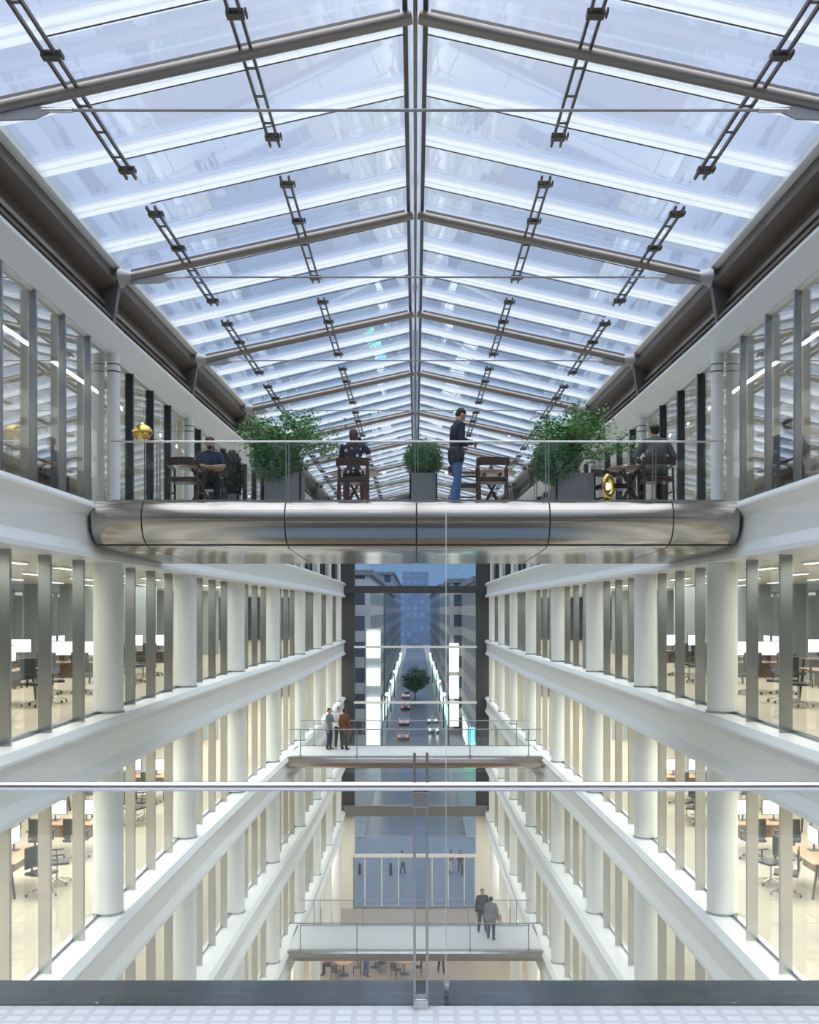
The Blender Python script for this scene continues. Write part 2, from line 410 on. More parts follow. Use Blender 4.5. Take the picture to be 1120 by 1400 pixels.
# ---------------------------------------------------------------- roof
HG_R, HG_E = E+8.02, E+6.72                      # glass at the ridge, at the eave
def WE(d): return WL(d)+.14
def zg(w, d): return HG_R+(HG_E-HG_R)*w/WE(d)
for s in (-1, 1):
    for i, (a, b) in enumerate(zip(LINES, LINES[1:])):
        wn += 1
        vs = []
        for dz in (0, .03):
            vs += [(s*.004, a+.03, zg(.004, a)+dz), (s*WE(a), a+.03, HG_E+dz), (s*WE(b), b-.03, HG_E+dz), (s*.004, b-.03, zg(.004, b)+dz)]
        struct('window_%d' % wn, MB().add(vs, [(0, 3, 2, 1), (4, 5, 6, 7), (0, 1, 5, 4), (1, 2, 6, 5), (2, 3, 7, 6), (3, 0, 4, 7)]), G_ROOF,
               'sloping roof glass on the %s slope, %s bay' % (SIDE[s], ORD[i]), 'roof glazing', fix=True)
# white blades just under the glass, thin cables below them
for i, a in enumerate(LINES[:-1]):
    if i < 2: continue
    for j in range(4):
        d = a+.6+BAY/4*j
        if d > END-.5: continue
        row = '%s row beyond the %s roof truss' % (ORD[j], ORD[i-3]) if i >= 3 else '%s row, nearer than the first roof truss' % ORD[j]
        for s in (-1, 1):
            mb = MB()
            for e in (-.115, .115):
                d0 = d+e
                vs = [(s*.16, d0-.095, zg(.16, d0)-.06), (s*.16, d0+.095, zg(.16, d0)-.06), (s*WE(d0), d0+.095, HG_E-.06), (s*WE(d0), d0-.095, HG_E-.06)]
                vs += [(x, y, z+.035) for x, y, z in vs]
                mb.add(vs, [(0, 3, 2, 1), (4, 5, 6, 7), (0, 1, 5, 4), (1, 2, 6, 5), (2, 3, 7, 6), (3, 0, 4, 7)])
            tag(mb.build('roof_sunshade', BLADE, fix=True), 'white sunshade strip on the %s roof slope, %s' % (SIDE[s], row), 'sunshade', 'white sunshade strips under the roof glass')
            mb = MB().tube((s*.12, d, zg(.12, d)-.16), (s*4.45, d, zg(4.45, d)-.16), .010, 6)
            tag(mb.build('roof_cable', HANG), 'thin dark cable under the %s roof slope, %s' % (SIDE[s], row), 'cable', 'thin cables under the roof glass')
# ridge
rg = thing('ridge_beam', 'long triple dark ridge beam along the roof peak', 'ridge beam', (0, LINES[1], E+7.8))
for x in (-.135, .135): MB().box(x-.034, x+.034, 0, END-LINES[1], .0, .10).build('ridge_plate', HANG, rg, bevel=.01)
MB().tube((0, 0, 0), (0, END-LINES[1], 0), .028, 12).build('ridge_tube', TUBE, rg, smooth=True)
# trusses
tn = 0
for k, d in enumerate(LINES[3:-1]):
    tn += 1
    we = WE(d); zr = E+7.72
    def zt(w): return zr+(E+6.46-zr)*w/5.75
    wend = we-.22
    t = thing('roof_truss', 'grey tubular roof truss with tie rod, %s from camera' % ORD[k], 'roof truss', (0, d, zr), group='roof trusses')
    og = (0, d, zr)
    for s in (-1, 1):
        MB().tube((s*.05, d, zr-.01), (s*wend, d, zt(wend)), .085, 20).build('rafter_tube', TUBE, t, origin=og, smooth=True)
        MB().beam((s*.2, d, zt(.2)+.11), (s*wend, d, zt(wend)+.11), .03, .05).build('glazing_bar', TUBE, t, origin=og)
        MB().cone((s*(wend-.02), d, zt(wend)), .08, (s*(wend+.22), d, zt(wend)-.02), .20, 16).build('end_bracket', GUSS, t, origin=og, smooth=True)
        z0 = E+6.5
        vs = []
        for y in (-.015, .015):
            vs += [(s*4.75, d+y, z0+.03), (s*5.35, d+y, z0+.09), (s*(wend+.05), d+y, zt(wend)-.02), (s*(wend+.02), d+y, z0-.14), (s*4.95, d+y, z0-.12), (s*4.75, d+y, z0-.03)]
        MB().add(vs, [(0, 1, 2, 3, 4, 5), (11, 10, 9, 8, 7, 6)]+[(i, i+6, (i+1) % 6+6, (i+1) % 6) for i in range(6)]).build('gusset_plate', GUSS, t, origin=og, fix=True)
        MB().tube((s*4.45, d, z0), (s*4.85, d, z0), .032, 12).build('rod_socket', STEEL, t, origin=og, smooth=True)
    MB().tube((-4.5, d, E+6.5), (4.5, d, E+6.5), .019, 10).build('tie_rod', GUSS, t, origin=og, smooth=True)
    # hangers: twin rails along the slope at two widths each side
    for s in (-1, 1):
        for w, nm in ((2.2, 'inner'), (4.45, 'outer')):
            lo = (s*w, d, zg(w, d)-.22)
            h = thing('glazing_hanger', 'twin rail %s hanger under the %s roof slope at truss %d' % (nm, SIDE[s], k+1), 'hanger', lo, group='twin rail hangers under the roof glass')
            z = -.02
            for x in (-.07, .07):
                MB().beam((x, -2.75, z), (x, 2.75, z), .034, .05).build('rail', HANG, h)
            for y in (-1.9, -.9, .45, 1.2, 2.0):
                MB().box(-.07, .07, y-.015, y+.015, z-.012, z+.012).build('cross_bar', HANG, h)
            for y in (-2.45, -.8, 2.45):
                MB().box(-.11, .11, y-.07, y+.07, z-.04, z+.04).box(.125, .15, y-.10, y+.06, z-.03, z+.03).build('clamp', HANG, h, bevel=.006)
# eave gutter and the brown side beams
for s in (-1, 1):
    sd = SIDE[s]
    def sw(prof): return MB().sweep([[(s*(WE(d)+w), d, E+z) for w, z in prof] for d in LINES])
    struct('trim_%d' % (20+(s > 0)), sw([(-.02, 6.66), (.10, 6.62), (.10, 6.80), (-.02, 6.80)]), WHITE, 'thin white eave strip along the %s roof edge' % sd, 'eave', fix=True)
    b = tag(sw([(.10, 6.35), (.14, 6.35), (.14, 6.78), (.10, 6.78)]).build('side_beam', BRONZE, fix=True), 'long brown steel side beam under the %s roof edge' % sd, 'beam')
    sw([(.02, 6.33), (.36, 6.20), (.36, 6.24), (.02, 6.37)]).build('top_flange', BRONZE, b, fix=True)
    sw([(.34, 5.72), (.40, 5.72), (.40, 6.24), (.34, 6.24)]).build('web', BRONZE, b, fix=True)
    sw([(.12, 5.66), (.42, 5.66), (.42, 5.72), (.12, 5.72)]).build('bottom_flange', BRONZE, b, fix=True)
    sw([(.26, 5.92), (.34, 5.92), (.34, 6.0), (.26, 6.0)]).build('mid_rail', TUBE, b, fix=True)
    sw([(.16, 5.38), (.40, 5.38), (.40, 5.44), (.16, 5.44)]).build('lower_rail', BRONZE, b, fix=True)
    sw([(.38, 5.40), (.42, 5.40), (.42, 5.72), (.38, 5.72)]).build('back_web', BRONZE, b, fix=True)
    for k, d in enumerate(LINES[3:-1]):
        x = s*(WE(d)+.02); og = (x, d, E+5.4)
        vs = []
        for y in (-.09, .09):
            vs += [(s*(WE(d)-.02), d+y, E+6.42), (s*(WE(d)+.38), d+y, E+6.42), (s*(WE(d)+.38), d+y, E+5.40), (s*(WE(d)+.14), d+y, E+5.40)]
        o = tag(MB().add(vs, [(0, 1, 2, 3), (7, 6, 5, 4)]+[(i, i+4, (i+1) % 4+4, (i+1) % 4) for i in range(4)]).build('beam_bracket', BRK, origin=og, bevel=.01, fix=True),
                'tapered grey steel bracket on the %s side beam at truss %d' % (sd, k+1), 'bracket', 'tapered brackets on the side beams')

# ---------------------------------------------------------------- end wall
ew = END
wtop = E+7.9
for s in (-1, 1):
    struct('wall_end_%s' % SIDE[s], MB().box(*sorted((s*4.15, s*4.95)), ew, ew+.5, F[1]-.3, wtop-1), BEAMD, 'dark pier on the %s of the end window' % SIDE[s], 'wall')
    struct('wall_endlow_%s' % SIDE[s], MB().box(*sorted((s*4.15, s*7.3)), ew, ew+.5, 0, F[1]-.3), WALLC, 'cream wall on the %s of the street entrance' % SIDE[s], 'wall')
    struct('wall_endhigh_%s' % SIDE[s], MB().box(*sorted((s*4.95, s*DEPTH)), ew, ew+.5, F[1]-.3, F[5]+3.2), BEAMD, 'end wall of the offices on the %s' % SIDE[s], 'wall')
def EZ(y): return E+(835-y)/1400*ew
struct('trim_30', MB().box(-4.9, 4.9, ew-.25, ew+.2, EZ(811), EZ(801)), BEAMD, 'dark beam across the end window just under the bridge', 'beam')
struct('trim_31', MB().box(-4.9, 4.9, ew-.3, ew+.2, EZ(1115), EZ(1101)), mat('grey_beam', (.22, .22, .22), .4, .3, noise=.1), 'grey beam across the end window above the entrance', 'beam')
struct('trim_32', MB().box(-4.2, 4.2, ew-.05, ew+.1, EZ(886), EZ(883)), WHITE, 'thin white transom, upper', 'transom')
struct('trim_33', MB().box(-4.2, 4.2, ew-.05, ew+.1, EZ(962), EZ(959)), WHITE, 'thin white transom, lower', 'transom')
struct('trim_34', MB().box(-4.2, 4.2, ew-.1, ew+.1, EZ(1172), EZ(1168)), WALLC, 'cream transom over the entrance doors', 'transom')
ewin = thing('window_200', 'tall end window looking onto the street', 'window', (0, ew+.1, EZ(1168)), kind='structure')
edges = [-4.15, -2.5, 0, 2.5, 4.15]
for x0, x1 in zip(edges, edges[1:]):
    for z0, z1 in ((EZ(1168), EZ(1115)), (EZ(1101), EZ(962)), (EZ(959), EZ(886)), (EZ(883), EZ(811)), (EZ(801), wtop-.9)):
        MB().box(x0+.01, x1-.01, ew+.1, ew+.12, z0, z1).build('glass_pane', G_END, ewin, origin=(0, ew+.1, EZ(1168)))
struct('trim_35', MB().add([(-5, ew, F[5]+4.5), (5, ew, F[5]+4.5), (5, ew, HG_E), (0, ew, HG_R), (-5, ew, HG_E), (-5, ew+.05, F[5]+4.5), (5, ew+.05, F[5]+4.5), (5, ew+.05, HG_E), (0, ew+.05, HG_R), (-5, ew+.05, HG_E)],
       [(0, 1, 2, 3, 4), (9, 8, 7, 6, 5)]+[(i, i+5, (i+1) % 5+5, (i+1) % 5) for i in range(5)]), BEAMD, 'dark gable above the end window', 'gable', fix=True)
dr = thing('door_1', 'glazed street entrance with cream mullions', 'door', (0, ew, 0), kind='structure')
mx_ = [482, 497, 520, 543, 565, 589, 611, 633, 648]
for a, b in zip(mx_, mx_[1:]):
    x0, x1 = (a-566)/20, (b-566)/20
    MB().box(x0+.03, x1-.03, .04, .06, .1, EZ(1172)).build('glass_pane', G_END, dr)
for a in mx_:
    x = (a-566)/20; MB().box(x-.035, x+.035, 0, .1, 0, EZ(1172)).build('mullion', WALLC, dr)
MB().box(-4.15, 4.15, 0, .1, 0, .12).build('threshold', FINM, dr)

# ---------------------------------------------------------------- planted bridge (top floor)
BF, BB = 17.95, 22.2
prof = [(BF, E+1.92), (BF-.10, E+1.905), (BF-.22, E+1.85), (BF-.30, E+1.74), (BF-.33, E+1.60), (BF-.30, E+1.44), (BF-.20, E+1.28), (BF-.02, E+1.17), (BF+.25, E+1.11), (BB, E+1.02), (BB+.15, E+1.08), (BB+.2, E+1.3), (BB+.1, E+1.85)]
xs = [-5.60, -4.72, -2.25, 0.02, 2.32, 4.45, 5.60]
br = thing('planted_bridge', 'polished steel footbridge with rounded belly carrying tables and planters', 'footbridge', (0, BF, F[5]))
og = (0, BF, F[5])
MB().box(-5.55, 5.55, BF+.02, BB+.05, E+1.14, F[5]-.03).build('core', FIND, br, origin=og)
MB().box(-5.58, 5.58, BF, BB+.1, F[5]-.03, F[5]).build('deck', DECK, br, origin=og)
for x0, x1 in zip(xs, xs[1:]):
    g = .012
    ring = lambda x: [(x, y, z-.0 if i else z-.002) for i, (y, z) in enumerate(prof)]
    MB().sweep([ring(x0+g), ring(x1-g)]).build('cladding_panel', NOSE, br, origin=og, smooth=True, fix=True)
MB().sweep([[(x, y+.03 if y < 20 else y-.03, z-.01 if z > E+1.5 else z+.02) for y, z in prof] for x in (-5.58, 5.58)]).build('seam_backing', BLACK, br, origin=og, fix=True)

def balustrade(name, label, y, x0, x1, zf, h, posts, rail=True, rr=.018, twin=.05, mat_p=None, glassm=None, group=None):
    o = thing(name, label, 'balustrade', ((x0+x1)/2, y, zf), group=group)
    og = ((x0+x1)/2, y, zf); ed = [x0]+list(posts)+[x1]
    for a, b in zip(ed, ed[1:]):
        MB().box(a+.012, b-.012, y-.006, y+.006, zf+.02, zf+h-.02).build('glass_pane', glassm or G_RAIL, o, origin=og)
    for p in posts:
        if twin:
            for e in (-twin/2, twin/2): MB().box(p+e-.008, p+e+.008, y-.02, y+.02, zf, zf+h).build('post', mat_p or POSTM, o, origin=og)
        else: MB().box(p-.018, p+.018, y-.025, y+.025, zf-.1, zf+h).build('post', mat_p or POSTM, o, origin=og)
        MB().box(p-.05, p+.05, y-.03, y+.03, zf, zf+.06).build('clamp', mat_p or POSTM, o, origin=og)
    if rail: MB().tube((x0, y-.02, zf+h), (x1, y-.02, zf+h), rr, 12).build('handrail', POSTM if y > 40 else STEEL, o, origin=og, smooth=True)
    MB().box(x0, x1, y-.012, y+.012, zf, zf+.03).build('base_channel', POSTM, o, origin=og)
    return o
balustrade('glass_balustrade', 'frameless glass balustrade along the front of the planted bridge', BF+.06, -5.35, 5.42, F[5], 1.05, [-4.52, -2.25, .02, 2.32, 4.2])
balustrade('glass_balustrade', 'glass balustrade along the back of the planted bridge', BB-.05, -5.3, 5.3, F[5], 1.0, [-2.6, 0, 2.6], rail=False)

# ---------------------------------------------------------------- lower bridges
def lower_bridge(zf, label):
    f0, f1 = 41.2, 44.6
    hw = 5.15
    o = thing('footbridge', label, 'footbridge', (0, f0, zf)); og = (0, f0, zf)
    MB().box(-hw, hw, f0, f1, zf-.08, zf).build('deck', DECK, o, origin=og)
    pr = [(f0, zf-.0), (f0-.15, zf-.06), (f0-.2, zf-.2), (f0-.12, zf-.36), (f0+.1, zf-.45), (f1-.1, zf-.45), (f1+.15, zf-.3), (f1+.1, zf-.06), (f1, zf-.0)]
    MB().sweep([[(x, y, z-.01) for y, z in pr] for x in (-hw, hw)]).build('cladding', NOSE, o, origin=og, smooth=True, fix=True)
    return o
for lv, nm in ((3, 'upper'), (1, 'lower')):
    lower_bridge(F[lv], 'pale narrow footbridge carrying three people, high above the lobby' if lv == 3 else 'pale wide footbridge nearest the lobby floor carrying two people')
    ps = [(410.5-568)/34, (488-568)/34, (643-568)/34, (723-568)/34]
    balustrade('glass_balustrade', 'thin framed glass balustrade on the camera side of the %s lower footbridge' % nm, 41.25, -5.1, 5.1, F[lv], 1.1, ps, rr=.02, twin=0)
    balustrade('glass_balustrade', 'thin framed glass balustrade on the street side of the %s lower footbridge' % nm, 44.5, -5.0, 5.0, F[lv], 1.1, [-4.4, -2.3, 2.3, 4.4], rr=.02, twin=0)

# ---------------------------------------------------------------- foreground bridge edge, where the camera stands
FF = E-1.98
fd = struct('floor_camera_bridge', MB().box(-5.4, 5.4, 1.2, 5.13, FF-.12, FF), TILE, 'pale mosaic tiled deck at the very bottom', 'floor')
struct('trim_40', MB().box(-5.45, 5.45, 5.14, 5.50, FF-.2, FF-.005), mat('dark_glossy_nosing', (.16, .18, .20), .16, .9, noise=.05), 'dark glossy metal nosing along the tiled deck edge', 'nosing')
o = thing('glass_balustrade', 'nearest glass balustrade with bright polished handrail across the bottom', 'balustrade', (0, 5.12, FF)); og = (0, 5.12, FF)
px = lambda p: (p-568)*5.12/1400
xa, xb = px(567), px(584)
for a, b in ((-5.3, xa-.01), (xb+.01, 5.3)):
    MB().box(a, b, 5.115, 5.127, FF+.02, E-.90).build('glass_pane', G_RAIL, o, origin=og)
for x in (xa, xb):
    MB().box(x-.007, x+.007, 5.10, 5.14, FF-.05, E-.71).build('post', POSTM, o, origin=og)
MB().tube((-5.3, 5.10, E-.875), (5.3, 5.10, E-.875), .024, 20).build('handrail', RAILM, o, origin=og, smooth=True)
MB().box(xa-.01, xb+.01, 5.09, 5.15, E-.98, E-.90).build('rail_bracket', POSTM, o, origin=og, bevel=.005)
MB().box(xa-.005, xb+.005, 5.08, 5.16, FF-.02, FF+.05).build('base_clamp', STEEL, o, origin=og, bevel=.005)
o = thing('glass_screen', 'tall clear glass screen just outside the nearest handrail', 'glass screen', (0, 5.3, FF)); og = (0, 5.3, FF)
xj = (610-568)*5.3/1400
ztop = E+(835-700)/1400*5.3
G_SCR = glass('screen_glass', (.96, .975, .98), 1.4, .6)
for a, b in ((-5.3, xj-.004), (xj+.004, 5.3)):
    MB().box(a, b, 5.295, 5.307, FF, ztop).build('glass_pane', G_SCR, o, origin=og)
MB().box(xj-.0016, xj+.0016, 5.295, 5.307, FF, ztop).build('edge_seal', mat('pale_seal', (.75, .77, .78), .4, noise=.02), o, origin=og)
MB().box(xj-.012, xj+.016, 5.26, 5.34, FF, FF+.06).build('base_clamp', STEEL, o, origin=og, bevel=.004)

# ---------------------------------------------------------------- lights in the offices
def area(name, loc, sx, sy, w, col=(1, .93, .82), rot=(0, 0, 0), label=None):
    l = bpy.data.lights.new(name, 'AREA'); l.shape = 'RECTANGLE'; l.size = sx; l.size_y = sy; l.energy = w; l.color = col
    o = bpy.data.objects.new(name, l); COL.objects.link(o); o.location = loc; o.rotation_euler = rot
    return o
light0 = None; led0 = None
for s in (-1, 1):
    for lv in (4, 3, 2, 1):
        for i, (a, b) in enumerate(zip(LINES[1:], LINES[2:])):
            if lv <= 2 and a < 13: continue
            m = (a+b)/2
            area('office_area_light', (s*(WC(m)+2.6), m, F[lv]+2.82), 3.6, b-a-1.0, OFFICE_W*(b-a)/BAY*(1.75 if lv == 3 else 1), (1, .93, .83))
    # visible fixtures on the nearest ceilings
    n = 0
    for a, b in list(zip(LINES, LINES[1:]))[3:7]:
        for w in (7.3, 9.2, 11.2):
            for j in range(2):
                n += 1
                d = a+BAY*(j+.5)/2
                loc = (s*w, d, F[4]+2.90)
                lab = 'narrow glowing office ceiling light, %s side, %s row from the glass, %s along' % (SIDE[s], ORD[(7.3, 9.2, 11.2).index(w)], ORD[int((d-13)/3.3)])
                if light0 is None:
                    light0 = thing('ceiling_light', lab, 'ceiling light', loc, group='ceiling lights in the offices')
                    MB().box(-.09, .09, -.85, .85, -.05, 0).build('housing', WHITE, light0)
                    MB().box(-.065, .065, -.82, .82, -.056, -.05).build('diffuser', PANELM, light0)
                else: dup(light0, loc, None, lab)
    for i, (a, b) in enumerate(zip(LINES[1:], LINES[2:])):
        area('office_area_light', (s*10.2, (a+b)/2, F[5]+3.0), 3.0, b-a-1.0, TOP_W, (1, .93, .82))  # area light added to brighten the top floor offices behind their glass
    # linear light along the top floor ceiling
    for i, (a, b) in enumerate(zip(LINES, LINES[1:])):
        loc = (s*7.2, a+.4, F[5]+3.08)
        lab = 'long linear light on the %s top floor ceiling, %s from camera' % (SIDE[s], ORD[i])
        if led0 is None:
            led0 = thing('linear_light', lab, 'linear light', loc, group='linear lights on the top floor ceiling')
            MB().box(-.06, .06, 0, BAY-1.2, -.04, 0).build('housing', WHITE, led0)
            MB().box(-.045, .045, .02, BAY-1.22, -.05, -.04).build('diffuser', LEDM, led0)
        elif b <= END-1: dup(led0, loc, None, lab)
for s in (-1, 1):
    for i, d in enumerate((40, 47, 54, 61, 67)):
        loc = (s*7.12, d, 2.0)
        o = thing('wall_light', 'tall glowing light panel on the %s lobby wall, %s from camera' % (SIDE[s], ORD[i]), 'wall light', loc, group='tall glowing lobby wall lights')
        MB().box(-.06, .06, -.3, .3, 0, 3.0).build('back_plate', WHITE, o)
        MB().box(*sorted((-s*.06, -s*.10)), -.25, .25, .05, 2.95).build('diffuser', SCONCE, o)
for d in (32, 42, 54, 64):
    for s in (-1, 1):
        area('lobby_lamp', (s*6.2, d, F[1]-1.1), 1.0, 5, LOBBY_W, (1, .93, .80))

# ---------------------------------------------------------------- furniture builders
def armchair(label, loc, rz):
    o = thing('wooden_armchair', label, 'chair', loc, rz)
    # faces -Y
    for x in (-.26, .26):
        MB().beam((x, -.24, 0), (x, -.22, .64), .035, .035, (1, 0, 0)).build('leg', WOOD, o, bevel=.005)
        MB().beam((x, .27, 0), (x*.96, .22, .62), .035, .035, (1, 0, 0)).build('leg', WOOD, o, bevel=.005)
        MB().beam((x, -.24, .65), (x, .27, .67), .055, .03).build('armrest', WOOD, o, bevel=.008)
        MB().beam((x, -.22, .2), (x, .26, .2), .02, .03).build('stretcher', WOOD, o)
    MB().box(-.26, .26, -.25, .22, .38, .43).build('seat_frame', WOOD, o, bevel=.008)
    MB().box(-.245, .245, -.24, .2, .43, .475).build('seat', mat('dark_leather', (.03, .02, .018), .4, noise=.2), o, bevel=.02)
    mb = MB(); pts = []
    for i in range(13):
        t = -1+2*i/12; pts.append((t*.30, .22+.10*(1-t*t)))
    rings = [[(x*1, y, .66+.0), (x, y+.03, .66), (x*.98, y+.045, .80), (x*.98, y+.015, .80)] for x, y in pts]
    mb.sweep(rings).build('backrest', WOOD, o, fix=True, smooth=True)
    return o
def round_table(label, loc, r, rz=0):
    o = thing('round_table', label, 'table', loc, rz)
    MB().lathe([(r-.02, .71), (r, .72), (r, .735), (r-.01, .74)], 40).build('tabletop', OAK, o, smooth=True)
    for k in range(2):
        a = k*PI/2+PI/4
        c, s_ = math.cos(a)*r*.62, math.sin(a)*r*.62
        MB().beam((c, s_, 0), (-c*.8, -s_*.8, .71), .03, .045).build('leg', WOOD, o, bevel=.004)
        MB().beam((-c, -s_, 0), (c*.8, s_*.8, .71), .03, .045).build('leg', WOOD, o, bevel=.004)
    return o

chair_l = armchair('dark wooden armchair with empty seat in front of the leftmost bridge table', (-4.13, 18.45, F[5]), PI)
armchair('dark wooden armchair the capped man in the blue tee sits on', (-3.92, 19.62, F[5]), 0)
armchair('dark wooden armchair under the woman in the floral dress', (-1.12, 18.5, F[5]), PI)
armchair('empty dark wooden armchair behind the standing man', (1.38, 18.45, F[5]), PI)
armchair('small dark wooden chair half hidden behind the standing man', (.98, 19.4, F[5]), PI*.5)
armchair('dark wooden armchair under the man in the grey jacket', (4.32, 18.4, F[5]), PI)
armchair('dark wooden armchair tucked at the rightmost bridge table', (3.72, 19.45, F[5]), PI*.1)
round_table('round oak table in front of the seated man in the blue tee', (-3.98, 19.05, F[5]), .42)
round_table('round oak table beyond the woman in the floral dress', (-1.18, 19.8, F[5]), .5)
round_table('round oak table beside the standing man', (1.47, 19.7, F[5]), .48)
round_table('round oak table beside the seated man in the grey jacket', (4.0, 19.1, F[5]), .42)
def small(name, label, cat, mb, m, loc, **k):
    o = mb.build(name, m, **k); o.location = loc; return tag(o, label, cat)
small('coffee_cup', 'small dark cup on the table of the man in the blue tee', 'cup', MB().lathe([(.025, 0), (.04, .07), (.036, .07), (.022, .01)], 16), BLACK, (-4.2, 18.85, F[5]+.74), smooth=True)
small('table_plant', 'small dark decoration on the table beside the standing man', 'decoration', MB().lathe([(.03, 0), (.06, .05), (.02, .12), (.05, .18), (.01, .2)], 16), BLACK, (1.45, 19.6, F[5]+.74), smooth=True)

# planters and plants
def planter(label, loc, w, h):
    o = thing('planter_box', label, 'planter', loc)
    t = .03
    mb = MB()
    for a in ((-w/2, w/2, -w/2, -w/2+t), (-w/2, w/2, w/2-t, w/2), (-w/2, -w/2+t, -w/2, w/2), (w/2-t, w/2, -w/2, w/2)): mb.box(*a, 0, h)
    mb.box(-w/2, w/2, -w/2, w/2, 0, .04).build('box', GREYP, o)
    MB().box(-w/2+t, w/2-t, -w/2+t, w/2-t, h-.12, h-.05).build('soil', SOIL, o)
    return o
def leaf(mb, p, nrm, size, rnd):
    nrm = nrm.normalized(); t = nrm.cross(Vector((rnd.uniform(-1, 1), rnd.uniform(-1, 1), rnd.uniform(-1, 1)))).normalized(); b = nrm.cross(t)
    l = size*rnd.uniform(.7, 1.3); w = l*.5
    mb.add([p, p+t*l*.5+b*w*.5+nrm*l*.08, p+t*l, p+t*l*.5-b*w*.5+nrm*l*.08], [(0, 1, 2), (0, 2, 3)])
def shrub(label, loc, r, seed, m=None, n=3600, name='round_shrub', sz=.045):
    rnd = random.Random(seed)
    o = thing(name, label, 'shrub', loc)
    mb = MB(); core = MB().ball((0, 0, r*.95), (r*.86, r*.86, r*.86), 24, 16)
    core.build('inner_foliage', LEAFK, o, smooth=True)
    for i in range(n):
        d = Vector((rnd.gauss(0, 1), rnd.gauss(0, 1), rnd.gauss(0, 1))).normalized()
        p = Vector((0, 0, r*.95))+d*r*rnd.uniform(.84, 1.04)
        leaf(mb, p, d+Vector((rnd.gauss(0, .5), rnd.gauss(0, .5), rnd.gauss(0, .5))), sz, rnd)
    mb.build('foliage', m or LEAFD, o)
    MB().cone((0, 0, -.12), .04, (0, 0, r*.4), .03, 8).build('stem', BARK, o)
    return o
def tree(label, loc, h, w, seed, lean=(0, 0), m=None, nl=17, sz=.075, name='leafy_tree', r0=.03):
    rnd = random.Random(seed); o = thing(name, label, 'tree', loc)
    tr = MB(); lf = MB(); tips = []
    def branch(p, d, l, r, lev):
        segs = 3; q = p
        for i in range(segs):
            d2 = (d+Vector((rnd.gauss(0, .16), rnd.gauss(0, .16), rnd.gauss(0, .1)))).normalized()
            e = q+d2*l/segs; tr.cone(q, r*(1-.25*i/segs), e, r*(1-.25*(i+1)/segs), 6); q = e; d = d2
            if lev >= 2: tips.append((q.copy(), lev))
        if lev < 3:
            for i in range(4 if lev else 7):
                a = rnd.uniform(0, 2*PI)
                out = Vector((math.cos(a)*w, math.sin(a)*w, rnd.uniform(.15, .8)*(.5 if lev else .8)))
                branch(q if lev else p+(q-p)*rnd.uniform(.45, 1), (d*.35+out.normalized()).normalized(), l*rnd.uniform(.45, .7), r*.55, lev+1)
    branch(Vector((0, 0, -.1)), Vector((lean[0], lean[1], 1)).normalized(), h*.55, r0, 0)
    for p, lev in tips:
        for i in range(nl):
            off = Vector((rnd.gauss(0, 1), rnd.gauss(0, 1), rnd.gauss(0, .5)))*h*.035
            leaf(lf, p+off, Vector((rnd.gauss(0, .5), rnd.gauss(0, .5), 1)), sz, rnd)
    tr.build('trunk', BARK, o); lf.build('foliage', m or LEAFL, o)
    return o
def tree2(label, loc, trunk_h, cen, rad, nb, per, seed, m=None, sz=.07, name='leafy_tree', r0=.028, clump=.14):
    """trunk forking into branches that end in airy leaf clumps spread through a flattened ellipsoid"""
    rnd = random.Random(seed); o = thing(name, label, 'tree', loc); tr = MB(); lf = MB(); c = Vector(cen)
    forks = [Vector((rnd.uniform(-.06, .06)*rad[0], rnd.uniform(-.06, .06)*rad[0], trunk_h*f)) for f in (0, .4, .75, 1)]
    for i in range(3): tr.cone(forks[i]-(Vector((0, 0, .1)) if i == 0 else Vector()), r0*(1-.2*i), forks[i+1], r0*(.8-.2*i), 8)
    for k in range(nb):
        while True:
            q = Vector((rnd.uniform(-1, 1), rnd.uniform(-1, 1), rnd.uniform(-1, 1)))
            if .35 < q.length < 1: break
        tip = c+Vector((q.x*rad[0], q.y*rad[1], q.z*rad[2])); st = forks[rnd.choice((1, 2, 3))]
        mid = st.lerp(tip, .5)+Vector((rnd.gauss(0, .06), rnd.gauss(0, .06), .08))*rad[0]
        tr.cone(st, r0*.4, mid, r0*.25, 6); tr.cone(mid, r0*.25, tip, r0*.1, 5)
        for i in range(per):
            t = rnd.random(); p = mid.lerp(tip, .35+.75*t)+Vector((rnd.gauss(0, 1), rnd.gauss(0, 1), rnd.gauss(0, .55)))*clump*rad[0]*.8
            leaf(lf, p, Vector((rnd.gauss(0, .6), rnd.gauss(0, .6), 1)), sz, rnd)
    tr.build('trunk', BARK, o); lf.build('foliage', m or LEAFL, o); return o
planter('large grey timber planter under the left tree', (-2.5, 19.5, F[5]), .72, .66)
planter('small grey timber planter in the middle of the bridge', (.15, 19.4, F[5]), .52, .66)
planter('large grey timber planter under the right tree', (3.0, 19.5, F[5]), .74, .66)
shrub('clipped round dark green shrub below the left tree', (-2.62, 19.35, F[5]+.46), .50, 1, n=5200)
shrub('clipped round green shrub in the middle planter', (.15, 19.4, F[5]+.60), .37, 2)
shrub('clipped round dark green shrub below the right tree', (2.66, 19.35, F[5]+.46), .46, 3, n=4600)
tree2('spreading leafy tree in the left planter', (-2.45, 19.65, F[5]+.62), .7, (.05, 0, .80), (1.08, .8, .62), 50, 62, 12, sz=.085)
tree2('spreading leafy tree in the right planter', (3.05, 19.65, F[5]+.62), .7, (.1, 0, .78), (1.08, .8, .64), 50, 62, 23, sz=.085)
planter('low dark planter behind the seated man in the blue tee', (-3.65, 20.4, F[5]), .3, .4)
shrub('narrow dark leafy plant behind the man in the blue tee', (-3.65, 20.4, F[5]+.36), .26, 5, LEAFK, 1600, 'dark_plant', .08).scale = (.8, .8, 1.7)

